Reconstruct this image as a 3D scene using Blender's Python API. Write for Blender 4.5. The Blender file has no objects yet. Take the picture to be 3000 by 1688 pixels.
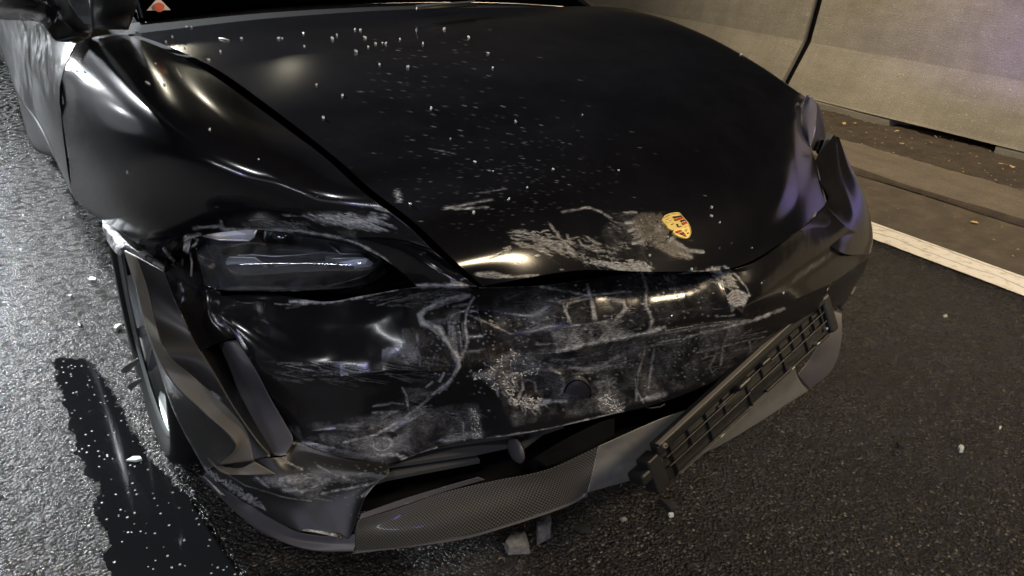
import bpy, bmesh, math, random
import numpy as np
from math import sin, cos, radians, pi, atan2
from mathutils import Vector, Matrix
from mathutils.bvhtree import BVHTree
random.seed(7); rng = np.random.default_rng(7)
scene = bpy.context.scene
COL = scene.collection

# ------------------------------------------------------------------ camera
F, PITCH, YAWC, CH, ROLL = 2400.0, radians(25), radians(34), 1.26, radians(2.5)
fw = np.array([sin(YAWC)*cos(PITCH), cos(YAWC)*cos(PITCH), -sin(PITCH)])
r0 = np.array([cos(YAWC), -sin(YAWC), 0.0]); u0 = np.cross(r0, fw)
rt = cos(ROLL)*r0 + sin(ROLL)*u0; up = -sin(ROLL)*r0 + cos(ROLL)*u0
CAMP = np.array([0.0, 0.0, CH])
cam_d = bpy.data.cameras.new('camera'); cam = bpy.data.objects.new('camera', cam_d); COL.objects.link(cam)
cam_d.sensor_width = 36; cam_d.lens = F/3000*36; cam_d.clip_start = 0.02; cam_d.clip_end = 500
M = Matrix(((rt[0], up[0], -fw[0], 0), (rt[1], up[1], -fw[1], 0), (rt[2], up[2], -fw[2], CH), (0, 0, 0, 1)))
cam.matrix_world = M
scene.camera = cam

# ------------------------------------------------------------------ night sky, faint moon, lamps of the place and added lights
world = bpy.data.worlds.new('World'); scene.world = world; world.use_nodes = True
wn = world.node_tree; bg = wn.nodes['Background']
sky = wn.nodes.new('ShaderNodeTexSky'); sky.sky_type = 'NISHITA'; sky.sun_disc = False
sky.sun_elevation = radians(9); sky.sun_rotation = radians(25)
wn.links.new(sky.outputs[0], bg.inputs[0]); bg.inputs[1].default_value = 0.0014
sd = bpy.data.lights.new('moon', 'SUN'); sd.energy = 0.03; sd.angle = radians(0.5); sd.color = (1, .93, .82)
so = bpy.data.objects.new('moon', sd); COL.objects.link(so)
so.rotation_euler = (radians(50), 0, radians(-25))

def lamp(name, loc, target, size, power, color, shape='DISK', size_y=None, spread=180):
    d = bpy.data.lights.new(name, 'AREA'); d.energy = power; d.color = color; d.size = size; d.shape = shape
    if size_y: d.size_y = size_y
    d.spread = radians(spread)
    o = bpy.data.objects.new(name, d); COL.objects.link(o); o.location = loc
    o.rotation_euler = (Vector(target)-Vector(loc)).to_track_quat('-Z', 'Y').to_euler()
    return o
lamp('rescue_floodlight', (-0.9, 7.4, 3.7), (-0.7, 2.2, 0), 0.30, 290, (.90, .95, 1.0), spread=62)
lamp('soft_sheen_light', (-3.2, 9.6, 1.2), (0.1, 1.9, .8), 3.6, 6, (.88, .93, 1.0), 'ELLIPSE', 2.0)  # broad soft light added for the grey sheen on the car's side
lamp('wing_glint_light', (-2.7, 9.2, 1.5), (0.1, 1.9, .8), .35, 7, (.92, .96, 1.0))  # small light added for the bright core of the wing highlight
lamp('door_streak_light', (-1.3, 14.5, .75), (0.1, 1.9, .7), .35, 14, (.92, .96, 1.0), spread=60)  # low light added far behind to whiten the door's reflection
lamp('overhead_light', (3.9, -1.6, 4.0), (3.1, 1.6, 0), 1.2, 250, (1, .80, .54))
lamp('overhead_light', (-2.0, -1.6, 4.6), (0.6, 1.0, .3), 0.5, 70, (.98, .97, 1))  # overhead fill added for the dark left half of the bumper
lamp('distant_lamp', (2.9, 16, 5.4), (.5, 1.5, .8), 0.10, 1.8, (1, .92, .70), 'RECTANGLE', .10, spread=60)
lamp('distant_lamp', (5.2, 16, 5.0), (.5, 1.5, .8), 0.10, 2, (1, .92, .70), 'RECTANGLE', .10, spread=60)
lamp('light_bar', (-2.2, -6.0, 1.9), (1.0, 1.0, .5), 2.4, 40, (.95, .96, 1.0), 'RECTANGLE', .12)
lamp('light_bar', (-5.2, -2.0, 2.3), (.6, 1.2, .5), 2.4, 55, (.92, .95, 1.0), 'RECTANGLE', .10)  # second bar, added to put reflections on left bumper and lens
lamp('soft_sheen_light', (-4.6, -4.4, 1.3), (.6, 1.2, .5), 3.4, 9, (.90, .93, 1.0), 'ELLIPSE', 1.5)  # added for soft grey sheens on the bumper
lamp('overhead_light', (3.6, 4.8, 3.8), (5.4, 2.6, .3), 0.5, 46, (1, .82, .56), spread=95)  # added to brighten the barrier and gutter
lamp('blue_light', (-0.3, -5.9, 1.9), (1.0, 1.0, .5), .35, 8, (.30, .30, 1.0))
lamp('blue_light', (-5.4, -3.4, 2.3), (.6, 1.2, .5), .45, 20, (.30, .30, 1.0))
lamp('blue_light', (4.3, -1.2, 1.6), (5.4, 1.7, .85), .10, 7, (.22, .20, 1.0), spread=19)
lamp('blue_light', (4.85, 1.35, .85), (1.9, 1.1, .5), .3, .012, (.28, .24, 1.0), 'ELLIPSE', .3, spread=70)  # added to put a blue reflection on the bumper's right corner
scene.view_settings.view_transform = 'Standard'; scene.view_settings.look = 'None'
scene.view_settings.exposure = 0; scene.view_settings.gamma = 1
scene.render.engine = 'CYCLES'; scene.render.resolution_x = 1024; scene.render.resolution_y = 576

# ------------------------------------------------------------------ car frame and helpers
X0, Y0, CYAW = 1.12, .93, radians(1)
cc, cs = cos(CYAW), sin(CYAW)
def to_car(P):
    dx, dy = P[..., 0]-X0, P[..., 1]-Y0
    return np.stack([cc*dx-cs*dy, cs*dx+cc*dy, P[..., 2]], -1)
def to_world(q):
    q = np.asarray(q, float)
    return np.stack([X0+cc*q[..., 0]+cs*q[..., 1], Y0-cs*q[..., 0]+cc*q[..., 1], q[..., 2]], -1)
def ray(px, py):
    return fw + rt*(px-1500)/F - up*(py-844)/F
def G(px, py, z=0.0):           # world point at height z on the sight line of a measured photo point
    d = ray(px, py); return CAMP + d*(z-CH)/d[2]
def P(px, py, z):               # same in car coordinates
    return to_car(G(px, py, z))
def proj(Pw):
    q = Pw-CAMP; w = q@fw
    return np.stack([1500+F*(q@rt)/w, 844-F*(q@up)/w], -1)
def pt(e):
    return np.array(e[1:], float) if e[0] == 'c' else P(*e)

car = bpy.data.objects.new('damaged_car', None); COL.objects.link(car)
car.location = (X0, Y0, 0); car.rotation_euler = (0, 0, -CYAW)
car['label'] = 'crashed black sports car with crushed front bumper and scraped bonnet'
car['category'] = 'car'

def mesh_obj(name, verts, faces, mat, parent=None, smooth=True):
    me = bpy.data.meshes.new(name); me.from_pydata([tuple(v) for v in verts], [], faces)
    me.materials.append(mat)
    if smooth: me.polygons.foreach_set('use_smooth', [True]*len(me.polygons))
    me.update()
    o = bpy.data.objects.new(name, me); COL.objects.link(o)
    if parent is not None: o.parent = parent
    return o
def tag(o, label=None, cat=None, group=None, kind=None):
    if label: o['label'] = label
    if cat: o['category'] = cat
    if group: o['group'] = group
    if kind: o['kind'] = kind
    return o

def boxm(bm, c, s, rot=None):
    r = bmesh.ops.create_cube(bm, size=1)
    m = Matrix.Translation(Vector(c)) @ ((rot.to_4x4() if rot else Matrix.Identity(4))) @ Matrix.Diagonal((s[0], s[1], s[2], 1))
    bmesh.ops.transform(bm, matrix=m, verts=r['verts']); return r['verts']
def bm_obj(name, bm, mat, parent=None, smooth=False, bevel=0, seg=2):
    me = bpy.data.meshes.new(name); bm.to_mesh(me); bm.free(); me.materials.append(mat)
    if smooth: me.polygons.foreach_set('use_smooth', [True]*len(me.polygons))
    o = bpy.data.objects.new(name, me); COL.objects.link(o)
    if parent is not None: o.parent = parent
    if bevel:
        b = o.modifiers.new('bevel', 'BEVEL'); b.width = bevel; b.segments = seg
    return o
def tube(name, pts, r, mat, parent=None, n=8, taper=False):
    pts = [Vector(p) for p in pts]; V = []; Fc = []
    for i, p in enumerate(pts):
        t = (pts[min(i+1, len(pts)-1)]-pts[max(i-1, 0)]).normalized()
        a = t.orthogonal().normalized() if i == 0 else (a - t*a.dot(t)).normalized()
        b = t.cross(a)
        rr = r*(0.25+.75*sin(pi*(i+.5)/len(pts))) if taper else r
        for k in range(n): V.append(p+(a*cos(2*pi*k/n)+b*sin(2*pi*k/n))*rr)
    for i in range(len(pts)-1):
        for k in range(n): Fc.append((i*n+k, i*n+(k+1) % n, (i+1)*n+(k+1) % n, (i+1)*n+k))
    Fc.append(tuple(range(n))[::-1]); Fc.append(tuple((len(pts)-1)*n+k for k in range(n)))
    return mesh_obj(name, V, Fc, mat, parent)

# ------------------------------------------------------------------ materials
def mat(name, base=(.5, .5, .5), rough=.5, metal=0, coat=0, spec=.5):
    m = bpy.data.materials.new(name); m.use_nodes = True
    b = m.node_tree.nodes['Principled BSDF']
    b.inputs['Base Color'].default_value = (*base, 1); b.inputs['Roughness'].default_value = rough
    b.inputs['Metallic'].default_value = metal; b.inputs['Coat Weight'].default_value = coat
    b.inputs['Coat Roughness'].default_value = .05
    b.inputs['Specular IOR Level'].default_value = spec
    return m
class NT:
    def __init__(s, m): s.t = m.node_tree; s.b = s.t.nodes['Principled BSDF']
    def n(s, typ, **k):
        x = s.t.nodes.new('ShaderNode'+typ)
        for a, v in k.items(): setattr(x, a, v)
        return x
    def l(s, a, b): s.t.links.new(a, b)
    def coord(s, scale=(1, 1, 1), kind='Object'):
        c = s.n('TexCoord'); m = s.n('Mapping'); m.inputs['Scale'].default_value = scale
        s.l(c.outputs[kind], m.inputs[0]); return m.outputs[0]
    def noise(s, vec, sc, det=4, rough=.6):
        x = s.n('TexNoise'); x.inputs['Scale'].default_value = sc; x.inputs['Detail'].default_value = det
        x.inputs['Roughness'].default_value = rough; s.l(vec, x.inputs['Vector']); return x.outputs[0]
    def ramp(s, v, stops):
        x = s.n('ValToRGB'); e = x.color_ramp.elements
        while len(e) < len(stops): e.new(.5)
        for q, (p, c) in zip(e, stops): q.position = p; q.color = (*c, 1) if len(c) == 3 else c
        s.l(v, x.inputs[0]); return x.outputs[0]
    def math(s, op, a, b=0.0, clamp=False, c=None):
        x = s.n('Math', operation=op, use_clamp=clamp)
        for i, v in enumerate((a, b) if c is None else (a, b, c)):
            if hasattr(v, 'is_output'): s.l(v, x.inputs[i])
            else: x.inputs[i].default_value = v
        return x.outputs[0]
    def mix(s, f, a, b):
        x = s.n('Mix', data_type='RGBA')
        for i, v in ((0, f), (6, a), (7, b)):
            if hasattr(v, 'is_output'): s.l(v, x.inputs[i])
            else: x.inputs[i].default_value = (*v, 1) if isinstance(v, tuple) else v
        return x.outputs[2]
    def mixf(s, f, a, b):
        x = s.n('Mix', data_type='FLOAT')
        for i, v in ((0, f), (2, a), (3, b)):
            if hasattr(v, 'is_output'): s.l(v, x.inputs[i])
            else: x.inputs[i].default_value = v
        return x.outputs[0]
    def bump(s, h, dist, strength=1.0):
        x = s.n('Bump'); x.inputs['Distance'].default_value = dist; x.inputs['Strength'].default_value = strength
        s.l(h, x.inputs['Height']); return x.outputs[0]

def paint(name, base, rough, coat):
    m = mat(name, base, rough, 0, coat); t = NT(m)
    a = t.n('Attribute', attribute_name='scuff_glint').outputs['Fac']
    d = t.n('Attribute', attribute_name='dirt').outputs['Fac']
    v1 = t.coord((1, 1, 1)); v2 = t.coord((.35, 1.2, 2.2))
    n1 = t.noise(v2, 240, 6, .8); n2 = t.noise(v1, 110, 5, .75); n3 = t.noise(v1, 420, 4, .7); n4 = t.noise(v1, 38, 4, .7)
    g = t.math('MULTIPLY', t.math('SUBTRACT', n1, .36), 4.2, True)
    g2 = t.math('MULTIPLY', t.math('SUBTRACT', n4, .34), 4.0, True)
    solid = t.math('MULTIPLY', t.math('SUBTRACT', a, .72), 2.6, True)
    soft = t.math('MULTIPLY', t.math('MULTIPLY', t.math('POWER', a, 1.25), g), t.math('MULTIPLY_ADD', g2, .75, c=.3))
    soft = t.math('MULTIPLY', soft, 1.35, True)
    fac = t.math('MULTIPLY', t.math('MAXIMUM', soft, t.math('MULTIPLY', solid, t.math('MULTIPLY_ADD', g, .55, c=.4))), .95, True)
    dn = t.math('MULTIPLY', t.math('SUBTRACT', n3, .40), 3.4, True); dn2 = t.math('MULTIPLY', t.math('SUBTRACT', n2, .38), 3.6, True)
    df = t.math('MULTIPLY', t.math('MULTIPLY', d, t.math('MAXIMUM', dn, t.math('MULTIPLY', dn2, .8))), .9, True)
    sc = t.ramp(n2, [(.25, (.15, .155, .17)), (.48, (.46, .47, .49)), (.7, (.80, .81, .83))])
    dc = t.ramp(n2, [(.3, (.035, .028, .02)), (.7, (.16, .125, .085))])
    # faint film of road dust everywhere
    film = t.ramp(t.noise(v1, 7, 5, .65), [(.4, base), (.85, tuple(c*1.5+.0015 for c in base))])
    specks = t.math('GREATER_THAN', t.noise(v1, 700, 2, .5), .73)
    film = t.mix(t.math('MULTIPLY', specks, .35), film, (.10, .10, .10))
    c = t.mix(fac, film, sc); c = t.mix(df, c, dc); t.l(c, t.b.inputs['Base Color'])
    r = t.mixf(fac, rough, .55); r = t.mixf(df, r, .85); t.l(r, t.b.inputs['Roughness'])
    cw = t.mixf(t.math('MAXIMUM', fac, df), coat, 0.0); t.l(cw, t.b.inputs['Coat Weight'])
    h = t.math('ADD', t.math('MULTIPLY', fac, n1), t.math('MULTIPLY', df, n3))
    t.l(t.bump(h, .0015, .7), t.b.inputs['Normal'])
    return m
M_PAINT = paint('black_paint', (.0042, .0042, .0056), .17, .12)
M_PAINT2 = paint('black_bumper_paint', (.007, .0068, .0076), .18, .08)
M_LOW = paint('satin_lower_plastic', (.009, .009, .0095), .42, 0)
M_SHEEN = paint('beige_sheen', (.085, .076, .060), .42, 0)  # lighter satin that paints the warm reflection on the arch corner
M_LIP = paint('grey_lip_plastic', (.10, .10, .097), .42, 0)
M_GREYP = paint('dark_grey_panel', (.045, .042, .048), .45, 0)
M_BLK = mat('black_plastic', (.008, .008, .008), .5)
M_VOID = mat('matte_black', (.003, .003, .003), .9, spec=.1)
M_PLATE = mat('plate_plastic', (.022, .021, .020), .42)
t = NT(M_PLATE); nn = t.noise(t.coord(), 60, 5, .7)
t.l(t.ramp(nn, [(.4, (.005, .005, .005)), (.75, (.015, .0145, .014))]), t.b.inputs['Base Color'])
t.l(t.bump(t.noise(t.coord(), 900, 2), .0004, .5), t.b.inputs['Normal'])
M_PALE = mat('pale_edge', (.17, .15, .125), .6)
M_METAL = mat('torn_metal', (.55, .56, .58), .38, .6)
t = NT(M_METAL); t.l(t.bump(t.noise(t.coord(), 120, 5, .7), .006, 1), t.b.inputs['Normal'])
t.l(t.ramp(t.noise(t.coord((1, 1, 1)), 45, 4), [(.42, (.06, .06, .06)), (.55, (.55, .55, .56))]), t.b.inputs['Base Color'])
M_RIM = mat('alloy', (.10, .10, .105), .32, .9)
M_RIML = mat('alloy_bright', (.22, .235, .23), .4, .7)
M_TYRE = mat('tyre_rubber', (.007, .007, .007), .75, spec=.2)
M_CHROME = mat('chrome', (.85, .85, .88), .3, .7)
M_REFL = mat('lamp_reflector', (.75, .76, .8), .35, .25)
M_BEZEL = mat('lamp_bezel', (.10, .10, .11), .35, .2)

def glass_mat(name, tint=(1, 1, 1), rough=.03, boost=1.0, dust=0.0):
    m = bpy.data.materials.new(name); m.use_nodes = True; t = m.node_tree; t.nodes.clear()
    o = t.nodes.new('ShaderNodeOutputMaterial'); mx = t.nodes.new('ShaderNodeMixShader')
    tr = t.nodes.new('ShaderNodeBsdfTransparent'); tr.inputs[0].default_value = (*tint, 1)
    gl = t.nodes.new('ShaderNodeBsdfGlossy'); gl.inputs['Roughness'].default_value = rough
    fr = t.nodes.new('ShaderNodeFresnel'); fr.inputs[0].default_value = 1.5
    mu = t.nodes.new('ShaderNodeMath'); mu.operation = 'MULTIPLY'; mu.inputs[1].default_value = boost; mu.use_clamp = True
    t.links.new(fr.outputs[0], mu.inputs[0]); t.links.new(mu.outputs[0], mx.inputs[0])
    t.links.new(tr.outputs[0], mx.inputs[1]); t.links.new(gl.outputs[0], mx.inputs[2]); 
    if dust:
        df = t.nodes.new('ShaderNodeBsdfDiffuse'); df.inputs[0].default_value = (.45, .45, .47, 1); m2 = t.nodes.new('ShaderNodeMixShader')
        nz = t.nodes.new('ShaderNodeTexNoise'); nz.inputs['Scale'].default_value = 40; nz.inputs['Detail'].default_value = 6; tc = t.nodes.new('ShaderNodeTexCoord'); t.links.new(tc.outputs['Object'], nz.inputs['Vector'])
        mr = t.nodes.new('ShaderNodeMapRange'); mr.inputs[1].default_value = .3; mr.inputs[2].default_value = .75; mr.inputs[3].default_value = dust*.3; mr.inputs[4].default_value = dust*2; t.links.new(nz.outputs[0], mr.inputs[0])
        t.links.new(mr.outputs[0], m2.inputs[0]); t.links.new(mx.outputs[0], m2.inputs[1]); t.links.new(df.outputs[0], m2.inputs[2]); t.links.new(m2.outputs[0], o.inputs[0])
    else: t.links.new(mx.outputs[0], o.inputs[0])
    return m
M_LENS = glass_mat('lamp_lens', (.88, .9, .92), .05, 2.4, .035)
M_WINDOW = glass_mat('window_glass', (.06, .07, .08), .03, 1.4)
M_SHARD = mat('broken_glass', (.8, .84, .82), .08, 0, .5); NT(M_SHARD).b.inputs['Transmission Weight'].default_value = .35

# carbon weave
M_CARB = mat('carbon_weave', (.03, .03, .03), .35, 0, .15)
t = NT(M_CARB); uv = t.n('UVMap', uv_map='UVMap').outputs[0]
ck = t.n('TexChecker'); ck.inputs['Scale'].default_value = 1; t.l(uv, ck.inputs[0])
ck.inputs[1].default_value = (.006, .006, .006, 1); ck.inputs[2].default_value = (.085, .08, .07, 1)
t.l(ck.outputs[0], t.b.inputs['Base Color']); t.l(t.mixf(ck.outputs[1], .3, .5), t.b.inputs['Roughness'])
t.l(t.bump(ck.outputs[1], .0006, .8), t.b.inputs['Normal'])

# ground materials
def asphalt():
    m = mat('asphalt', (.05, .05, .05), .6); t = NT(m); v = t.coord()
    wv_ = t.n('VectorMath', operation='ADD'); nz = t.n('TexNoise'); nz.inputs['Scale'].default_value = 60; t.l(v, nz.inputs['Vector'])
    sc_ = t.n('VectorMath', operation='SCALE'); sc_.inputs['Scale'].default_value = .008; t.l(nz.outputs['Color'], sc_.inputs[0]); t.l(v, wv_.inputs[0]); t.l(sc_.outputs[0], wv_.inputs[1])
    vo = t.n('TexVoronoi'); vo.inputs['Scale'].default_value = 125; t.l(wv_.outputs[0], vo.inputs['Vector'])
    big = t.noise(v, 1.1, 5, .6); mid = t.noise(v, 30, 4, .6); fine = t.noise(v, 170, 3, .7)
    sep = t.n('SeparateColor'); t.l(vo.outputs['Color'], sep.inputs[0])
    stone = t.ramp(sep.outputs[0], [(.0, (.014, .013, .012)), (.45, (.040, .036, .032)), (.8, (.085, .076, .066)), (.93, (.17, .155, .13)), (1, (.34, .31, .27))])
    gapm = t.ramp(vo.outputs['Distance'], [(.35, (0, 0, 0)), (.62, (1, 1, 1))])
    c = t.mix(gapm, stone, (.010, .009, .008))
    c = t.mix(t.ramp(big, [(.38, (0, 0, 0)), (.66, (.5, .5, .5))]), c, (.024, .021, .019))
    t.l(c, t.b.inputs['Base Color'])
    h = t.math('SUBTRACT', t.math('MULTIPLY', fine, 1.0), t.math('MULTIPLY', vo.outputs['Distance'], 1.3))
    h = t.math('MULTIPLY_ADD', mid, .35, c=h); h = t.math('MULTIPLY_ADD', sep.outputs[1], .9, c=h)
    t.l(t.bump(h, .013, 1), t.b.inputs['Normal'])
    t.l(t.ramp(mid, [(.3, (.17, .17, .17)), (.7, (.36, .36, .36))]), t.b.inputs['Roughness'])
    t.b.inputs['Specular IOR Level'].default_value = .6
    return m
M_ASPH = asphalt()
def asphalt_shoulder():
    m = mat('shoulder_asphalt', (.06, .05, .04), .8); t = NT(m); v = t.coord()
    n = t.noise(v, 9, 6, .7); f = t.noise(v, 260, 4, .7)
    c = t.ramp(n, [(.3, (.05, .040, .030)), (.55, (.085, .068, .050)), (.75, (.13, .105, .08))])
    c = t.mix(t.math('GREATER_THAN', f, .64), c, (.20, .165, .12)); t.l(c, t.b.inputs['Base Color'])
    t.l(t.bump(f, .003, .9), t.b.inputs['Normal']); return m
M_SHOUL = asphalt_shoulder()
def concrete(name, a, b, sc=3, pits=True):
    m = mat(name, a, .85); t = NT(m); v = t.coord()
    n = t.noise(v, sc, 7, .68); f = t.ramp(t.noise(v, 120, 6, .8), [(.38, (0, 0, 0)), (.62, (1, 1, 1))]); g = t.noise(t.coord((1, .25, 1)), 14, 5, .6)
    c = t.ramp(t.math('MULTIPLY_ADD', g, .4, c=t.math('MULTIPLY', n, .6)), [(.3, a), (.62, b)])
    if pits:
        vo = t.n('TexVoronoi'); vo.inputs['Scale'].default_value = 13; t.l(v, vo.inputs['Vector'])
        pit = t.math('LESS_THAN', vo.outputs['Distance'], .055); c = t.mix(t.math('MULTIPLY', pit, .6), c, (.06, .05, .04))
    c = t.mix(t.math('MULTIPLY', f, .5), c, tuple(x*.6 for x in a)); c = t.mix(t.math('GREATER_THAN', t.noise(v, 95, 3, .6), .66), c, tuple(min(1, x*1.35) for x in b)); t.l(c, t.b.inputs['Base Color'])
    t.l(t.bump(t.math('MULTIPLY_ADD', n, 2.0, c=f), .004, .8), t.b.inputs['Normal']); return m
M_CONC = concrete('barrier_concrete', (.24, .222, .18), (.42, .39, .32), 2.2)
t = NT(M_CONC); old = t.b.inputs['Base Color'].links[0].from_socket
st_ = t.ramp(t.noise(t.coord((1, 6, .35)), 1.2, 5, .7), [(.5, (0, 0, 0)), (.8, (.3, .3, .3))])
t.l(t.mix(st_, old, (.13, .115, .085)), t.b.inputs['Base Color'])
M_GUTT = concrete('gutter_concrete', (.13, .108, .08), (.25, .21, .16), 5)
M_DIRT = concrete('gutter_dirt', (.03, .022, .015), (.10, .075, .05), 14, False)
M_LINE = mat('road_marking', (.75, .72, .66), .6)
t = NT(M_LINE); v = t.coord(); n = t.noise(v, 30, 6, .75); f = t.noise(v, 300, 3)
c = t.ramp(n, [(.33, (.42, .38, .32)), (.48, (.74, .70, .62)), (.8, (.80, .77, .70))])
wv = t.n('TexWave'); wv.inputs['Scale'].default_value = 3.1; wv.inputs['Distortion'].default_value = 3; wv.inputs['Detail'].default_value = 3
mp = t.coord((1.2, 1.7, 1)); t.l(mp, wv.inputs[0])
c = t.mix(t.math('GREATER_THAN', wv.outputs['Fac'], .985), c, (.35, .30, .25))
t.l(c, t.b.inputs['Base Color']); t.l(t.bump(f, .002, .6), t.b.inputs['Normal'])
# spilled fluid: dark film that soaks in between the stones, ragged where it runs out
M_WET = mat('spilled_fluid', (.004, .004, .0045), .12, spec=.25)
t = NT(M_WET); v = t.coord(); cov = t.n('Attribute', attribute_name='cover').outputs['Fac']
vo = t.n('TexVoronoi'); vo.inputs['Scale'].default_value = 125; t.l(v, vo.inputs['Vector'])
sep = t.n('SeparateColor'); t.l(vo.outputs['Color'], sep.inputs[0]); f = t.noise(v, 150, 4, .7); pat = t.noise(v, 14, 5, .7)
tips = t.math('MULTIPLY', t.math('GREATER_THAN', sep.outputs[0], .90), t.math('MULTIPLY', t.math('LESS_THAN', vo.outputs['Distance'], .33), t.math('GREATER_THAN', pat, .46)))
t.l(t.mix(tips, (.004, .004, .0045), (.09, .085, .08)), t.b.inputs['Base Color']); t.l(t.mixf(tips, .07, .25), t.b.inputs['Roughness']); t.l(t.mixf(tips, .05, .9), t.b.inputs['Specular IOR Level'])
t.l(t.bump(tips, .0035, 1), t.b.inputs['Normal'])
al = t.math('ADD', cov, t.math('MULTIPLY', t.math('SUBTRACT', f, .5), 1.5)); al = t.math('ADD', al, t.math('MULTIPLY', t.math('SUBTRACT', pat, .5), .9))
t.l(t.math('GREATER_THAN', al, .5), t.b.inputs['Alpha'])

# ------------------------------------------------------------------ wear raster (photo-measured scrape shapes plus painted fold glints), sampled onto the panels
RW, RH = 1500, 844
SC = np.zeros((RH, RW), np.float32); DI = np.zeros((RH, RW), np.float32)
def Z(k, pts):
    ox, oy, s = {5: (500, 550, 2.415), 6: (1300, 550, 2.07), 7: (200, 1000, 2.106), 8: (900, 1000, 2.106), 9: (1800, 700, 1.8117), 1: (0, 0, 2.4155), 2: (800, 0, 2.07), 3: (1800, 0, 1.8117), 4: (0, 500, 2.4155), 0: (0, 0, 1)}[k]
    return [(ox+x/s, oy+y/s) for x, y in pts]
def seg(A, a, b, w, v):
    a = (a[0]/2, a[1]/2); b = (b[0]/2, b[1]/2); w = max(w/2, .7)
    x0, x1 = int(min(a[0], b[0])-w-2), int(max(a[0], b[0])+w+3); y0, y1 = int(min(a[1], b[1])-w-2), int(max(a[1], b[1])+w+3)
    x0, y0 = max(x0, 0), max(y0, 0); x1, y1 = min(x1, RW), min(y1, RH)
    if x1 <= x0 or y1 <= y0: return
    X, Y = np.meshgrid(np.arange(x0, x1), np.arange(y0, y1))
    dx, dy = b[0]-a[0], b[1]-a[1]; L = dx*dx+dy*dy+1e-6
    u = np.clip(((X-a[0])*dx+(Y-a[1])*dy)/L, 0, 1); d = np.hypot(X-a[0]-u*dx, Y-a[1]-u*dy)
    A[y0:y1, x0:x1] = np.maximum(A[y0:y1, x0:x1], v*np.clip(1.25-d/w, 0, 1))
def line(A, pts, w, v, jit=1.0):
    for i in range(len(pts)-1):
        a, b = pts[i], pts[i+1]; n = max(1, int(math.hypot(b[0]-a[0], b[1]-a[1])/14)); prev = a
        for k in range(1, n+1):
            q = (a[0]+(b[0]-a[0])*k/n+random.uniform(-jit, jit), a[1]+(b[1]-a[1])*k/n+random.uniform(-jit, jit))
            seg(A, prev, q, w*random.uniform(.42, .9), v*random.uniform(.7, 1.15)); prev = q
def inside(p, poly):
    c = False; j = len(poly)-1
    for i in range(len(poly)):
        if (poly[i][1] > p[1]) != (poly[j][1] > p[1]) and p[0] < (poly[j][0]-poly[i][0])*(p[1]-poly[i][1])/(poly[j][1]-poly[i][1])+poly[i][0]: c = not c
        j = i
    return c
def hatch(A, poly, ang, n, ln, w, v, spread=6):
    n = int(n*1.9)
    xs = [p[0] for p in poly]; ys = [p[1] for p in poly]; k = 0; tr = 0
    while k < n and tr < n*20:
        tr += 1
        p = (random.uniform(min(xs), max(xs)), random.uniform(min(ys), max(ys)))
        if not inside(p, poly): continue
        a = radians(ang+random.gauss(0, spread)); L = ln*random.uniform(.3, 1.1)
        q = (p[0]+L*cos(a), p[1]+L*sin(a)); m = ((p[0]+q[0])/2+random.uniform(-3, 3), (p[1]+q[1])/2+random.uniform(-3, 3))
        vv = v*random.uniform(.12, 1.0); seg(A, p, m, w*random.uniform(.2, .62), vv); seg(A, m, q, w*random.uniform(.2, .5), vv*.8); k += 1
def fill(A, poly, v):
    xs = [p[0] for p in poly]; ys = [p[1] for p in poly]
    x0, x1, y0, y1 = int(min(xs)/2), int(max(xs)/2)+1, int(min(ys)/2), int(max(ys)/2)+1
    x0, y0 = max(0, x0), max(0, y0); x1, y1 = min(RW, x1), min(RH, y1)
    T = np.zeros((y1-y0, x1-x0), np.float32)
    for yy in range(y0, y1):
        for xx in range(x0, x1):
            if inside((xx*2, yy*2), poly): T[yy-y0, xx-x0] = v
    for _ in range(14):
        T = (T+np.roll(T, 1, 0)+np.roll(T, -1, 0)+np.roll(T, 1, 1)+np.roll(T, -1, 1))/5
    hh, ww = T.shape; N = np.zeros((hh, ww))
    for sc_, am in ((22, 1.0), (9, .6), (4, .4)):
        gr = rng.random((hh//sc_+3, ww//sc_+3)); yy_, xx_ = np.arange(hh)/sc_, np.arange(ww)/sc_; yi, xi = yy_.astype(int), xx_.astype(int)
        fy = (yy_-yi)[:, None]; fx = (xx_-xi)[None]; N += am*(gr[yi][:, xi]*(1-fy)*(1-fx)+gr[yi+1][:, xi]*fy*(1-fx)+gr[yi][:, xi+1]*(1-fy)*fx+gr[yi+1][:, xi+1]*fy*fx)
    T *= np.clip((N/2.0-.28)*3.0, 0, 1.3).astype(np.float32)
    A[y0:y1, x0:x1] = np.maximum(A[y0:y1, x0:x1], T)
S = SC
# headlight surround and fender
line(S, Z(5, [(170, 285), (340, 268), (380, 292), (600, 296), (930, 302)]), 9, 1.2); line(S, Z(5, [(355, 232), (376, 292)]), 7, .9)
line(S, Z(5, [(930, 305), (1200, 352), (1350, 405), (1500, 490), (1560, 545)]), 7, 1.0)
line(S, Z(5, [(200, 335), (120, 360), (95, 430)]), 14, 1, 3); line(S, Z(5, [(150, 350), (118, 450)]), 10, 1, 3)
pg = Z(5, [(920, 180), (1240, 168), (1400, 205), (1460, 238), (1300, 255), (1150, 252), (960, 215)])
fill(S, pg, .38); hatch(S, pg, 17, 60, 75, 7, 1.5, 4)
hatch(S, Z(5, [(420, 235), (800, 225), (940, 215), (960, 290), (500, 290)]), 24, 46, 55, 3.2, .62, 12)
line(S, Z(5, [(800, 192), (935, 200)]), 5, .8); line(S, Z(5, [(1455, 145), (1555, 168)]), 6, 1); line(S, Z(5, [(560, 228), (640, 218), (730, 240)]), 6, .9)
line(S, Z(5, [(1400, 195), (1520, 215)]), 6, .7); hatch(S, Z(5, [(1380, 170), (1520, 180), (1520, 225), (1400, 220)]), 20, 14, 22, 5, .9)
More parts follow.
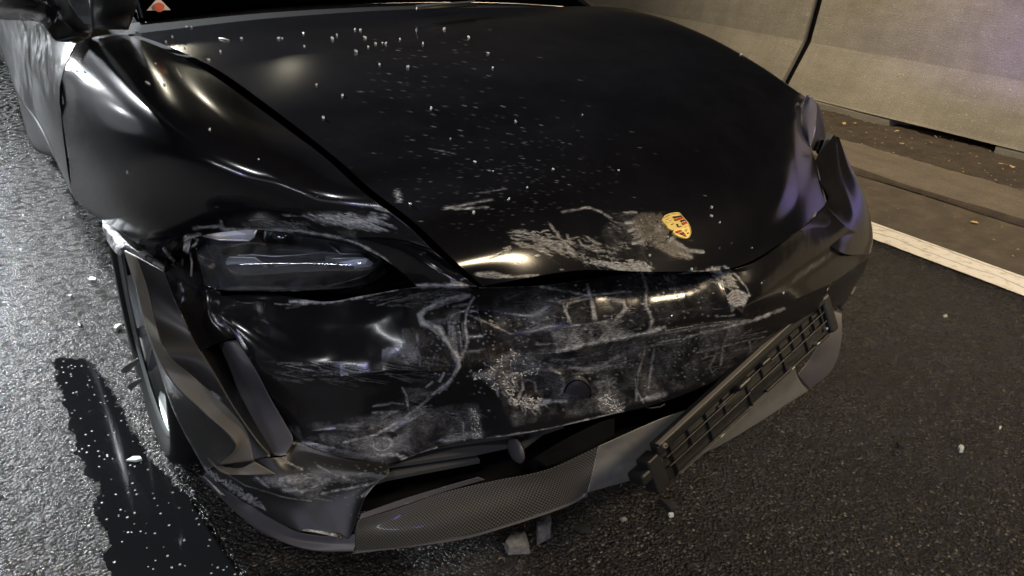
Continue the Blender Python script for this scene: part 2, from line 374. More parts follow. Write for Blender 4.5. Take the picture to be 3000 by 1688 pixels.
line(S, Z(5, [(0, 475), (35, 520)]), 9, 1); fill(S, Z(5, [(920, 300), (1300, 300), (1330, 390), (1200, 350), (1000, 330)]), .3)
# bumper top edge left of centre
line(S, Z(5, [(850, 806), (1080, 811), (1350, 766), (1640, 702), (1850, 689), (2100, 694)]), 9, 1.25, .8)
line(S, Z(5, [(330, 742), (700, 735), (1300, 740)]), 4, .5); line(S, Z(5, [(740, 822), (870, 830), (960, 828)]), 4, .6)
line(S, Z(5, [(860, 764), (935, 770)]), 4, .5); line(S, Z(5, [(1000, 752), (1080, 758)]), 4, .5); line(S, Z(5, [(820, 852), (910, 838)]), 4, .4)
hatch(S, Z(5, [(1300, 790), (1900, 720), (2050, 740), (1800, 830), (1500, 850)]), -8, 40, 60, 2.6, .5, 8)
line(S, Z(5, [(1990, 660), (2090, 690)]), 8, .8)
# crumple left of centre: fold reflections painted as whitened strokes, with dirt
line(S, Z(5, [(2110, 762), (1950, 800), (1800, 862), (1765, 900), (1785, 960), (1900, 992), (1960, 1100), (2030, 1210)]), 13, 1.0, 1)
line(S, Z(5, [(2030, 1210), (2040, 1260), (1985, 1360), (1900, 1449)]), 8, 1.1, 1)
line(S, Z(5, [(2145, 775), (2095, 870), (2085, 960), (2100, 1090), (2060, 1200)]), 7, .9); line(S, Z(5, [(2000, 840), (2110, 820)]), 8, .6)
line(S, Z(5, [(2080, 1160), (2190, 1150)]), 6, .7); line(S, Z(5, [(2120, 905), (2300, 985), (2415, 1040)]), 6, .5)
hatch(S, Z(5, [(1960, 940), (2080, 940), (2100, 1140), (2030, 1190), (1960, 1080)]), 82, 26, 60, 4, .55, 5)
fill(DI, Z(5, [(1640, 1000), (1850, 960), (2000, 1180), (2415, 1080), (2415, 1200), (2100, 1260), (1900, 1300), (1700, 1230)]), .42)
fill(DI, Z(5, [(1820, 860), (2050, 860), (2050, 960), (1850, 950)]), .35)
hatch(DI, Z(5, [(1800, 1180), (1980, 1180), (1960, 1300), (1840, 1290)]), 40, 40, 12, 7, .9, 60)
hatch(S, Z(5, [(1780, 1200), (1900, 1190), (1900, 1260), (1800, 1270)]), 30, 14, 14, 5, .7, 60)
line(S, Z(5, [(1745, 1040), (1748, 1085)]), 7, 1); line(S, Z(5, [(1850, 1375), (1810, 1408)]), 5, .9); line(S, Z(5, [(1935, 1310), (1905, 1370)]), 5, .9)
fill(S, Z(5, [(1500, 1140), (1680, 1105), (1750, 1150), (1765, 1240), (1640, 1250), (1500, 1200)]), .42); hatch(S, Z(5, [(1500, 1140), (1680, 1105), (1750, 1150), (1765, 1240), (1640, 1250), (1500, 1200)]), 20, 20, 50, 3, .45, 10)
line(S, Z(5, [(1740, 1130), (1768, 1200), (1765, 1260)]), 5, .6)
# bonnet scrapes
pg = Z(6, [(370, 262), (450, 245), (620, 265), (740, 330), (765, 395), (740, 418), (500, 372), (410, 335)])
hatch(S, pg, 14, 44, 60, 4, .9, 12)
pg = Z(6, [(750, 290), (860, 290), (970, 380), (1000, 425), (1200, 445), (1235, 495), (1160, 512), (1000, 482), (870, 462), (780, 425), (740, 370)])
hatch(S, pg, 24, 40, 55, 4, .8, 16)
pg = Z(6, [(940, 125), (1040, 150), (1170, 160), (1220, 330), (1215, 450), (990, 415), (960, 260), (1010, 190)])
fill(S, pg, .1); hatch(S, pg, 10, 30, 45, 3.4, .62, 30)
hatch(S, Z(6, [(860, 440), (1230, 470), (1230, 505), (1000, 480)]), 12, 34, 40, 7, 1.1, 6)
for q in ([(720, 148), (880, 120)], [(880, 122), (960, 150), (1010, 185)], [(1090, 152), (1165, 150)], [(5, 128), (150, 100), (295, 70)], [(60, 130), (265, 118)], [(750, 285), (770, 340)], [(640, 220), (700, 300), (760, 360), (800, 420)]):
    line(S, Z(6, q), 5, .75)
line(S, Z(2, [(1040, 1265), (1180, 1235), (1330, 1210)]), 5, .7); line(S, Z(2, [(1240, 1172), (1420, 1145)]), 2.5, .5); line(S, Z(2, [(940, 900), (1110, 935)]), 2.5, .5)
line(S, Z(2, [(630, 1262), (705, 1280)]), 5, .9); hatch(S, Z(2, [(740, 1150), (765, 1150), (775, 1215), (750, 1215)]), 80, 10, 14, 6, .9, 30)
pg = Z(6, [(1130, 205), (1180, 160), (1240, 145), (1320, 165), (1365, 250), (1345, 325), (1250, 320), (1170, 280)])
fill(DI, pg, .95); hatch(S, pg, -20, 12, 12, 5, .8, 60)
fill(DI, Z(6, [(1220, 330), (1400, 320), (1490, 380), (1560, 390), (1500, 440), (1400, 420)]), .55)
for q in ([(1440, 350), (1480, 380), (1570, 388)], [(1400, 330), (1450, 365)], [(1430, 395), (1500, 420)], [(1280, 250), (1320, 238)], [(1290, 262), (1330, 255)], [(1370, 325), (1400, 295)], [(1110, 215), (1150, 212)], [(1120, 265), (1170, 250)], [(1150, 310), (1200, 290)], [(1150, 340), (1210, 322)]):
    line(S, Z(6, q), 6, 1.0)
line(S, Z(6, [(200, 525), (300, 520), (390, 540)]), 9, .85, 2); line(S, Z(6, [(440, 540), (580, 528)]), 5, .7); hatch(S, Z(6, [(190, 520), (400, 525), (380, 550), (210, 545)]), 5, 18, 30, 4, .8)
line(S, Z(6, [(280, 430), (380, 385)]), 4, .6); hatch(S, Z(6, [(350, 370), (400, 370), (390, 420), (340, 420)]), -40, 8, 14, 4, .6)
# bumper shelf
for q, w, v in (([(870, 590), (900, 700), (915, 800)], 9, .62), ([(1200, 510), (1230, 620), (1220, 700), (1262, 800), (1240, 885)], 8, .72), ([(585, 600), (880, 655), (1130, 630)], 6, .55),
                ([(780, 840), (740, 760), (750, 700), (890, 668)], 7, .5), ([(1030, 678), (1085, 690), (1105, 735), (1045, 800)], 10, .6), ([(620, 690), (760, 680), (900, 650)], 5, .5),
                ([(640, 680), (720, 700), (750, 780)], 8, .45), ([(640, 860), (830, 830), (1000, 810)], 6, .5), ([(1650, 785), (1760, 770)], 4, .5), ([(1460, 520), (1560, 510), (1680, 480)], 4, .6),
                ([(1420, 525), (1560, 505)], 4, .6)):
    line(S, Z(6, q), w, v)
line(S, Z(6, [(20, 605), (250, 600), (600, 592), (900, 550), (1200, 500)]), 4, .55)
line(S, Z(6, [(585, 600), (640, 605)]), 6, .9); hatch(S, Z(6, [(1310, 510), (1400, 520), (1420, 620), (1380, 600)]), 60, 16, 35, 6, .5, 12)
pg = Z(6, [(640, 870), (830, 822), (1040, 805), (1130, 880), (900, 960), (700, 1000)])
fill(S, pg, .5); hatch(S, pg, -25, 45, 50, 4, .55, 14)
line(S, Z(6, [(690, 992), (880, 945), (1110, 905)]), 13, .85); hatch(S, Z(6, [(840, 930), (1100, 890), (1110, 915), (880, 970)]), -40, 26, 34, 6, 1.1, 8)  # crease highlight painted as scuff, carried on by the next loop's first stroke
line(S, Z(6, [(650, 1050), (790, 1040)]), 9, .75); line(S, Z(6, [(560, 950), (700, 945)]), 6, .6)
for q, w, v in (([(1110, 905), (1240, 880), (1340, 845)], 12, .8), ([(1170, 910), (1500, 855), (1850, 800)], 5, .55), ([(1290, 940), (1430, 915)], 5, .7), ([(1450, 920), (1480, 902), (1700, 850)], 6, .6),
                ([(1700, 850), (1890, 800), (2060, 735)], 8, .9), ([(1220, 965), (1210, 1020), (1175, 1130), (1165, 1290)], 7, .65), ([(1275, 980), (1255, 1100), (1240, 1225)], 8, .65),
                ([(1200, 1285), (1340, 1250)], 12, 1), ([(1160, 1160), (1175, 1240), (1210, 1300)], 5, .7), ([(1720, 885), (1690, 960), (1680, 1080)], 6, .55), ([(1655, 1000), (1610, 1090), (1640, 1140)], 6, .5),
                ([(1850, 925), (1860, 980), (1840, 1020)], 6, .5), ([(1530, 1000), (1700, 960), (1950, 900)], 3, .6), ([(1560, 1040), (1700, 990)], 3, .5), ([(1180, 970), (1440, 930)], 4, .5), ([(1700, 920), (1960, 870)], 3, .5)):
    line(S, Z(6, q), w, v)
hatch(S, Z(6, [(1150, 950), (1460, 920), (1440, 1200), (1220, 1290), (1160, 1200)]), 3, 46, 34, 3, .5, 50)
hatch(S, Z(6, [(1500, 920), (1900, 860), (1850, 1080), (1600, 1140)]), -22, 40, 45, 2.6, .5, 12)
hatch(S, Z(6, [(700, 1030), (1080, 960), (1060, 1090), (820, 1130)]), -15, 50, 60, 3.4, .6, 8)
# white fold with stripes right of centre
pg = Z(6, [(1560, 498), (1640, 480), (1710, 500), (1745, 560), (1730, 600), (1685, 600), (1640, 545), (1590, 515)])
hatch(S, pg, 25, 34, 34, 7, 1.1, 16); line(S, Z(6, [(1700, 478), (1760, 520), (1830, 600), (1855, 660)]), 4, .8)
for i in range(6):
    line(S, Z(6, [(1722+i*5, 660+i*17), (1745+i*4, 634+i*17), (1780+i*3, 628+i*16), (1845-i*6, 655+i*12)]), 6, 1.1, .6)
# torn plastic round the tow eye
for pg, v, n in (([(160, 1142), (280, 1100), (340, 1030), (400, 978), (440, 1010), (540, 1040), (620, 1092), (560, 1130), (445, 1150), (420, 1270), (300, 1220), (250, 1160)], .85, 90), ([(360, 1290), (450, 1270), (560, 1285), (620, 1280), (550, 1350), (470, 1325)], .95, 34),
                 ([(930, 1285), (990, 1250), (1060, 1300), (1085, 1370), (1010, 1350), (950, 1365)], .9, 34), ([(900, 1180), (990, 1160), (1040, 1190), (960, 1250)], .7, 26)):
    pg = Z(6, pg); fill(S, pg, v*.72); hatch(S, pg, 15, n, 22, 7, v*1.15, 40)
    hatch(DI, pg, 15, n//2, 12, 5, .8, 60)
hatch(S, Z(6, [(420, 1010), (760, 1010), (740, 1100), (560, 1110)]), 12, 40, 40, 3, .6, 10)
for q, w, v in (([(560, 1100), (640, 1100), (700, 1125)], 9, .8), ([(700, 1125), (735, 1200), (700, 1255)], 7, .7), ([(610, 1298), (740, 1292)], 12, 1), ([(470, 1150), (480, 1220), (450, 1270)], 8, .8), ([(500, 1160), (550, 1180), (560, 1240)], 6, .7), ([(760, 1090), (860, 1100), (960, 1080), (1060, 1020)], 11, .8), ([(780, 1130), (900, 1120), (1000, 1080)], 6, .6)):
    line(S, Z(6, q), w, v)
# lower left bumper smears and a painted crease reflection
for pg, v, n, a in (([(1120, 835), (1400, 830), (1500, 800), (1620, 850), (1500, 945), (1400, 950), (1200, 870)], .62, 50, 12), ([(1560, 800), (1800, 810), (1830, 870), (1640, 860)], .4, 12, 5),
                    ([(1400, 580), (1700, 560), (1900, 590), (2060, 650), (1900, 675), (1700, 645), (1500, 600)], .45, 40, 14), ([(1870, 440), (2060, 430), (2140, 395), (2220, 430), (2100, 500), (1900, 525)], .5, 45, -10),
                    ([(2060, 290), (2150, 290), (2230, 320), (2100, 370)], .45, 20, 5), ([(1900, 600), (2100, 640), (2140, 690), (1980, 640)], .4, 14, 25), ([(1450, 900), (1600, 930), (1560, 990), (1400, 960)], .35, 12, 10)):
    pg = Z(7, pg); fill(S, pg, v*.8); hatch(S, pg, a, n, 45, 4, v*1.1, 8)
for q, w, v in (([(2317, 270), (2180, 390), (2050, 490), (1900, 575), (1700, 625)], 7, .85), ([(2060, 285), (2090, 340), (2100, 430)], 6, .8), ([(1880, 400), (2000, 380), (2070, 385)], 5, .6), ([(1880, 440), (2060, 432)], 5, .8), ([(1915, 700), (2030, 700), (2120, 750)], 12, .85), ([(2040, 700), (2080, 760)], 8, .7),
                ([(1540, 770), (1660, 830), (1770, 860)], 6, .8), ([(1560, 938), (1700, 912), (1850, 885)], 6, .7), ([(1390, 630), (1480, 636)], 7, .8), ([(1540, 650), (1640, 655)], 4, .6), ([(1160, 835), (1240, 900)], 6, .8), ([(1330, 915), (1440, 925), (1530, 890)], 10, .9),
                ([(1240, 705), (1330, 740), (1440, 790)], 6, .7), ([(900, 770), (1100, 890), (1350, 965), (1500, 985)], 3, .5), ([(890, 310), (935, 350)], 9, .7)):
    line(S, Z(7, q), w, v)
hatch(S, Z(7, [(1260, 690), (1350, 700), (1340, 740), (1280, 730)]), 10, 20, 10, 6, 1.0, 60)
line(S, Z(7, [(1815, 955), (1900, 890), (2000, 820), (2100, 755), (2317, 665)]), 8, .85); line(S, Z(8, [(500, 810), (650, 720), (800, 655)]), 9, .8)
line(S, Z(8, [(1100, 600), (1500, 540), (1950, 430)]), 4.5, .85, .6); hatch(S, Z(8, [(980, 400), (1040, 410), (1090, 600), (1020, 600)]), 60, 44, 22, 5, .9, 20)
hatch(S, Z(8, [(760, 440), (1000, 420), (1040, 440), (1000, 500), (900, 470)]), 6, 26, 40, 3.5, .5, 10); line(S, Z(8, [(960, 500), (970, 620)]), 5, .6)
# broad haze of rubbed dust over the crushed area
fill(S, [(1420, 1040), (1900, 970), (2180, 930), (2180, 1080), (1800, 1200), (1500, 1250)], .22)
fill(S, [(1440, 860), (1880, 810), (2120, 810), (2150, 910), (1700, 990), (1450, 1040)], .1)
fill(S, [(840, 1250), (1200, 1200), (1400, 1180), (1420, 1280), (1100, 1340), (880, 1320)], .22)
hatch(S, [(760, 1060), (1240, 1060), (1240, 1130), (800, 1120)], 6, 50, 90, 3, .5, 8)
hatch(S, [(1460, 860), (2100, 820), (2120, 900), (1480, 1000)], -8, 26, 60, 2.2, .4, 20)
# splitter and side wear
line(S, Z(8, [(1790, 645), (1730, 915)]), 4, .9); hatch(S, Z(8, [(1650, 895), (1730, 905), (1720, 940), (1640, 930)]), 10, 20, 12, 6, 1, 60)
line(S, Z(8, [(1380, 1075), (1560, 1010), (1710, 935)]), 5, .8)
for i in range(26):
    a = (rng.normal(690, 60), 1445+rng.normal(0, 25)); 
for i in range(60):
    u = random.random(); seg(S, (600+u*170+random.gauss(0, 8), 1375+u*110+random.gauss(0, 6)), (602+u*170+random.gauss(0, 8), 1378+u*110+random.gauss(0, 6)), 3, .8)
line(S, [(475, 1109), (504, 1190), (542, 1271), (604, 1380)], 4, .8); line(S, [(428, 1028), (475, 1109)], 3, .5)
# speckles of glass dust, densest ahead of the badge
for i in range(700):
    m = random.random()
    if m < .62: x, y = rng.normal(1480, 190), rng.normal(520, 110)
    elif m < .8: x, y = rng.normal(1250, 120), rng.normal(230, 90)
    elif m < .9: x, y = rng.uniform(600, 1100), rng.normal(640, 40)
    else: x, y = rng.uniform(1300, 2250), rng.normal(850, 70)
    seg(S, (x, y), (x+random.uniform(-1, 1), y+random.uniform(-1, 1)), random.uniform(1.1, 1.8), random.uniform(.25, .8))
for i in range(500):
    x, y = rng.uniform(1250, 2100), rng.normal(1000, 90); seg(S, (x, y), (x+random.uniform(-5, 5), y+random.uniform(-2, 2)), 2.5, random.uniform(.3, .8))
for i in range(160):
    x, y = rng.uniform(900, 1300), rng.normal(1400, 40); seg(S, (x, y), (x+1, y+1), 2, random.uniform(.3, .7))
def sample(A, pp):
    x = np.clip(pp[:, 0]/2, 0, RW-2); y = np.clip(pp[:, 1]/2, 0, RH-2); i = x.astype(int); j = y.astype(int); fx = x-i; fy = y-j
    return (A[j, i]*(1-fx)*(1-fy)+A[j, i+1]*fx*(1-fy)+A[j+1, i]*(1-fx)*fy+A[j+1, i+1]*fx*fy)

# ------------------------------------------------------------------ dents: (centre x, y, radius along, radius across, angle, depth m)
DENTS = []
def dent(k, c, rx, ry, ang, d):
    (x, y), = Z(k, [c]); DENTS.append((x, y, rx, ry, radians(ang), d))
dent(5, (1950, 900), 75, 110, 60, .028); dent(5, (2250, 880), 120, 60, 25, .030); dent(5, (1250, 1130), 190, 70, 4, .016)
dent(5, (1640, 1190), 70, 45, 0, -.012); dent(5, (1000, 1230), 90, 40, 10, -.010); dent(5, (800, 1000), 120, 80, 0, .012)
dent(6, (450, 1050), 90, 60, 10, .024); dent(6, (600, 1210), 60, 45, 0, .020); dent(6, (500, 800), 90, 55, 30, .018)
dent(6, (900, 1080), 80, 34, -12, .016); dent(6, (1000, 740), 55, 50, 0, .008); dent(6, (1750, 600), 40, 70, -30, .020)
dent(6, (1650, 660), 60, 70, -20, .010); dent(6, (1000, 200), 80, 90, 20, .008); dent(6, (560, 330), 70, 40, 20, .008)
dent(7, (1980, 480), 80, 50, -30, .014); dent(7, (1500, 700), 110, 60, 10, .012); dent(8, (900, 520), 80, 50, 10, .016)
dent(7, (1000, 820), 80, 40, 30, .008); dent(5, (1700, 540), 80, 40, 30, -.008); dent(6, (1250, 1100), 40, 80, 10, .008)
CREASES = [(Z(5, [(2110, 765), (1800, 862), (1780, 960), (1960, 1100), (2040, 1230), (1985, 1360), (1800, 1480), (1500, 1640)]), 15, -.012),
           (Z(6, [(1200, 510), (1225, 700), (1250, 880), (1180, 1000), (1170, 1290)]), 12, -.006), (Z(6, [(700, 990), (1100, 905), (1300, 860)]), 20, -.010),
           (Z(6, [(540, 1040), (700, 1130), (740, 1200)]), 12, -.012), (Z(6, [(440, 1160), (600, 1110), (720, 1130)]), 10, -.008),
           (Z(6, [(500, 60), (640, 220), (760, 400)]), 18, -.004), (Z(5, [(600, 1210), (850, 1260), (1200, 1330), (1500, 1290), (1800, 1280)]), 22, -.012),
           (Z(7, [(1380, 570), (1650, 540), (2000, 560), (2200, 440)]), 16, -.008), (Z(6, [(870, 590), (915, 800)]), 12, -.006),
           (Z(6, [(1560, 500), (1700, 560), (1740, 700), (1800, 760)]), 14, -.010)]
def dents(pp):
    d = np.zeros(len(pp))
    for (x, y, rx, ry, a, h) in DENTS:
        dx, dy = pp[:, 0]-x, pp[:, 1]-y; u = (dx*cos(a)+dy*sin(a))/rx; v = (-dx*sin(a)+dy*cos(a))/ry
        d += h*np.exp(-(u*u+v*v))
    for pts, w, h in CREASES:
        best = np.full(len(pp), 1e9)
        for (ax, ay), (bx, by) in zip(pts, pts[1:]):
            ux, uy = bx-ax, by-ay; L = ux*ux+uy*uy; s = np.clip(((pp[:, 0]-ax)*ux+(pp[:, 1]-ay)*uy)/L, 0, 1)
            best = np.minimum(best, np.hypot(pp[:, 0]-ax-s*ux, pp[:, 1]-ay-s*uy))
        d += h*np.exp(-best/w)
    return d
def vnoise(p, sc, seed=0):
    r = np.random.default_rng(seed); g = r.random((32, 32, 32)); q = p*sc; i = np.floor(q).astype(int); f = q-i; f = f*f*(3-2*f); i %= 32; j = (i+1) % 32
    o = 0
    for a in (0, 1):
        for b in (0, 1):
            for c in (0, 1):
                w = (f[:, 0] if a else 1-f[:, 0])*(f[:, 1] if b else 1-f[:, 1])*(f[:, 2] if c else 1-f[:, 2])
                o = o+w*g[(j if a else i)[:, 0], (j if b else i)[:, 1], (j if c else i)[:, 2]]
    return o-.5

# ------------------------------------------------------------------ panel builder
def cr(p, tt):                    # Catmull-Rom through rows of p at parameters tt
    n = len(p)-1; s = np.clip(tt, 0, n-1e-9) if n else tt*0; i = s.astype(int); f = (s-i)
    e = np.concatenate([[2*p[0]-p[1]], p, [2*p[-1]-p[-2]]]); sh = (-1,)+(1,)*(p.ndim-1); f = f.reshape(sh)
    a, b, c, d = e[i], e[i+1], e[i+2], e[i+3]
    return .5*(2*b+(c-a)*f+(2*a-5*b+4*c-d)*f*f+(3*b-a-3*c+d)*f**3)
def lin(p, tt):
    n = len(p)-1; s = np.clip(tt, 0, n-1e-9); i = s.astype(int); f = (s-i).reshape((-1,)+(1,)*(p.ndim-1))
    return p[i]*(1-f)+p[i+1]*f
BV = []; BF = []
def panel(name, rows, m, nv, nu, dent_k=0.0, wear=True, crumple=0.0, thick=.002, parent=car, flat_u=False, label=None, uvs=None, hit=True, ease='lrtb', ddir=None):
    g = np.array([[pt(e) for e in r] for r in rows])
    g = cr(g, np.linspace(0, len(rows)-1, nv)); g = np.swapaxes(g, 0, 1)
    g = (lin if flat_u else cr)(g, np.linspace(0, len(rows[0])-1, nu)); g = np.swapaxes(g, 0, 1)      # nv, nu, 3
    if dent_k or crumple:
        dv = np.gradient(g, axis=0); du = np.gradient(g, axis=1); n = np.cross(du, dv); n /= np.linalg.norm(n, axis=-1, keepdims=True)+1e-9
        tocam = to_car(CAMP)-g; n *= np.sign(np.sum(n*tocam, -1, keepdims=True)+1e-9)
        v = g.reshape(-1, 3); nn = n.reshape(-1, 3) if ddir is None else np.tile(-np.array(ddir, float), (v.shape[0] if False else nv*nu, 1)); pp = proj(to_world(v))
        d = np.zeros(len(v))
        if dent_k: d += dents(pp)*dent_k
        if crumple: d += crumple*(vnoise(v, 14, 1)+.5*vnoise(v, 33, 2)+.25*vnoise(v, 80, 3))
        # ease to the panel's rim so that its outline stays where it is
        U, Vv = np.meshgrid(np.linspace(0, 1, nu), np.linspace(0, 1, nv)); e = np.full(U.shape, 99.)
        for k_, f_ in (('l', U*nu), ('r', (1-U)*nu), ('t', Vv*nv), ('b', (1-Vv)*nv)):
            if k_ in ease: e = np.minimum(e, f_)
        e = np.clip(e/10, .15, 1).ravel()
        g = (v-nn*(d*e)[:, None]).reshape(g.shape)
    v = g.reshape(-1, 3)
    idx = np.arange(nv*nu).reshape(nv, nu)
    f = np.stack([idx[:-1, :-1], idx[:-1, 1:], idx[1:, 1:], idx[1:, :-1]], -1).reshape(-1, 4)
    me = bpy.data.meshes.new(name); me.from_pydata(v.tolist(), [], f.tolist()); me.materials.append(m)
    me.polygons.foreach_set('use_smooth', [True]*len(me.polygons))
    if wear:
        pp = proj(to_world(v))
        for nm, A in (('scuff_glint', SC), ('dirt', DI)):
            at_ = me.attributes.new(nm, 'FLOAT', 'POINT'); at_.data.foreach_set('value', sample(A, pp).astype(np.float32))
    if uvs:
        ul = me.uv_layers.new(name='UVMap'); U, Vv = np.meshgrid(np.linspace(0, uvs[0], nu), np.linspace(0, uvs[1], nv)); uv = np.stack([U.ravel(), Vv.ravel()], -1)
        lv = np.zeros(len(me.loops), np.int32); me.loops.foreach_get('vertex_index', lv); ul.data.foreach_set('uv', uv[lv].ravel().astype(np.float32))
    me.update(); o = bpy.data.objects.new(name, me); COL.objects.link(o); o.parent = parent
    if thick:
        s = o.modifiers.new('thickness', 'SOLIDIFY'); s.thickness = thick; s.offset = 0
        if name in ('bonnet', 'front_wing', 'nose_panel', 'front_door', 'windscreen', 'cowl', 'sill'): me.materials.append(M_VOID); s.material_offset_rim = 1
    if label: o['label'] = label
    if hit:
        b = len(BV); BV.extend(v.tolist()); BF.extend((f+b).tolist())
    return o

# ================================================================== GROUND
def sheet(name, x0, x1, y0, y1, z, m, nx=1, ny=1):
    V = []; Fc = []
    for j in range(ny+1):
        for i in range(nx+1): V.append((x0+(x1-x0)*i/nx, y0+(y1-y0)*j/ny, z))
    for j in range(ny):
        for i in range(nx): a = j*(nx+1)+i; Fc.append((a, a+1, a+nx+2, a+nx+1))
    return mesh_obj(name, V, Fc, m, smooth=False)
tag(sheet('road', -60, 3.98, -60, 200, 0, M_ASPH), kind='structure')
tag(sheet('shoulder', 3.365, 3.965, -60, 200, .004, M_SHOUL), kind='structure')
tag(sheet('lane_line', 3.17, 3.36, -8, 60, .008, M_LINE), kind='structure')
# gutter with a worn, uneven edge and a sunken joint
V = []; Fc = []; ys = np.concatenate([np.linspace(-6, 0, 20), np.linspace(0, 8, 260), np.linspace(8.2, 60, 60)])
prof = [(3.965, -.012), (3.985, -.012), (4.01, .006), (4.12, .022), (4.3, .028), (4.46, .026), (4.54, .018)]
for y in ys:
    for (x, z) in prof: V.append((x+.010*sin(y*3.1)+.008*sin(y*11+x*9)+random.uniform(-.004, .004), y, z+random.uniform(-.0015, .0015)))
n = len(prof)
for j in range(len(ys)-1):
    for i in range(n-1): a = j*n+i; Fc.append((a, a+1, a+n+1, a+n))
tag(mesh_obj('gutter', V, Fc, M_GUTT), kind='structure')
V = []; Fc = []
for y in ys:
    w_ = .045+.018*sin(y*2.3)+.012*sin(y*7.7)+random.uniform(-.004, .004)
    for q, z in ((-.6, .008), (-.2, .015), (.5, .020), (1.0, .022)): V.append((3.985+w_*q, y, z))
for j in range(len(ys)-1):
    for i in range(3): a = j*4+i; Fc.append((a, a+1, a+5, a+4))
tag(mesh_obj('gutter_joint', V, Fc, M_DIRT), kind='structure')
V = []; Fc = []; prof = np.linspace(4.47, 5.22, 22)
for y in ys:
    for x in prof: V.append((x+random.uniform(-.01, .01), y, .026+.010*sin(x*23+y*5)*sin(y*9)+random.uniform(-.005, .006)-.012*(x < 4.49)+.0*(x > 5)))
n = len(prof)
for j in range(len(ys)-1):
    for i in range(n-1): a = j*n+i; Fc.append((a, a+1, a+n+1, a+n))
tag(mesh_obj('gutter_dirt', V, Fc, M_DIRT), kind='structure')

# spilled fluid left of the car
edge_l = [(168, 1040), (150, 1065), (172, 1090), (160, 1115), (185, 1150), (178, 1185), (205, 1215), (198, 1250), (226, 1290), (215, 1330), (250, 1350), (246, 1390), (288, 1410), (296, 1440), (270, 1480), (290, 1530), (318, 1550), (326, 1600), (300, 1640), (340, 1700), (350, 1800)]
edge_r = [(190, 1035), (250, 1060), (290, 1110), (320, 1160), (345, 1210), (372, 1262), (398, 1300), (430, 1350), (470, 1390), (520, 1440), (556, 1480), (610, 1560), (650, 1620), (700, 1700), (760, 1800)]
def rag(pts, amp, n=9):
    o = []
    for a, b in zip(pts, pts[1:]):
        for k in range(n): u = k/n; o.append((a[0]+(b[0]-a[0])*u+random.uniform(-amp, amp), a[1]+(b[1]-a[1])*u+random.uniform(-amp, amp)))
    return o+[pts[-1]]
def xat(pl, y):
    for (ax, ay), (bx, by) in zip(pl, pl[1:]):
        if min(ay, by) <= y <= max(ay, by) and ay != by: return ax+(bx-ax)*(y-ay)/(by-ay)
    return pl[-1][0] if y > pl[-1][1] else pl[0][0]
el = rag(edge_l, 5, 7); V = []; CV = []; NX = 90; NY = 150
for j in range(NY+1):
    y = 1015+(1800-1015)*j/NY; xl, xr = xat(el, y), xat(edge_r, y)
    for i in range(NX+1):
        x = 110+(860-110)*i/NX; V.append(tuple(G(x, y, .004))); c_ = min((x-xl)/16+.5, (xr+25-x)/55+.3, (y-1038)/22)
        CV.append(max(-1.0, min(1.6, c_)))
Fc = [(j*(NX+1)+i, j*(NX+1)+i+1, (j+1)*(NX+1)+i+1, (j+1)*(NX+1)+i) for j in range(NY) for i in range(NX) if max(CV[j*(NX+1)+i], CV[(j+1)*(NX+1)+i+1]) > -.95]
fl = mesh_obj('spilled_fluid', V, Fc, M_WET); fa = fl.data.attributes.new('cover', 'FLOAT', 'POINT'); fa.data.foreach_set('value', CV); tag(fl, kind='structure')

# ================================================================== BARRIER
def barrier(y0, y1, label, slots):
    root = bpy.data.objects.new('concrete_barrier', None); COL.objects.link(root); root.location = (5.3, y0, 0); tag(root, label, 'barrier', 'concrete barrier segments along the road')
    # foot with drain slots cut out, body above
    base = .075
    prof = [(5.10, base), (5.112, base+.012), (5.285, .40), (5.30, .43), (5.40, 1.15), (5.42, 1.18), (5.58, 1.18), (5.60, 1.15), (5.72, .43), (5.90, base)]
    V = []; Fc = []; N = int((y1-y0)/.04); n = len(prof)
    for j in range(N+1):
        y = y0+(y1-y0)*j/N
        for (x, z) in prof: V.append((x-5.3+.003*sin(y*7+z*9)+random.uniform(-.0008, .0008), y-y0, z))
    for j in range(N):
        for i in range(n): a = j*n+i; b = j*n+(i+1) % n; Fc.append((a, b, b+n, a+n))
    Fc.append(tuple(range(n))); Fc.append(tuple(N*n+i for i in range(n))[::-1])
    mesh_obj('body', V, Fc, M_CONC, root, smooth=False)
    ys_ = [y0]+[v for s in slots for v in s]+[y1]
    for a, b in zip(ys_[::2], ys_[1::2]):
        bm = bmesh.new(); boxm(bm, (.20, (a+b)/2-y0, base/2-.002), (.80, b-a, base-.004)); bm_obj('foot', bm, M_CONC, root, bevel=.012)
    return root
yj = G(2353, 163, .40)[1]
yj = (5.29/G(2353, 163, .40)[0])*yj
s0, s1 = G(2577, 372, .03)[1]*1.0, G(2865, 455, .03)[1]
def infill(y):  # black infill added to give the open joint its deep shade
    V = []; n = 6
    prof = [(5.15, .0), (5.16, .09), (5.325, .40), (5.345, .43), (5.44, 1.12), (5.60, 1.12), (5.60, 0)]
    for yy in (-.034, .034):
        for x, z in prof: V.append((x, y+yy, z))
    k = len(prof); return tag(mesh_obj('joint_shade', V, [tuple(range(k)), tuple(range(k, 2*k))[::-1]]+[(i, (i+1) % k, k+(i+1) % k, k+i) for i in range(k)], M_VOID, smooth=False), 'added black infill for the shade in the joint between the two concrete barrier segments', 'infill')
infill(yj)
barrier(-1.2, yj-.035, 'grey concrete barrier segment with a black drain slot in its foot', [(s1, s0)])
barrier(yj+.035, yj+8.0, 'grey concrete barrier segment beyond the open joint, partly behind the bonnet', [(yj+1.2, yj+1.7)])
# drain slot void: dark cavity floor behind the slot is the barrier's own underside

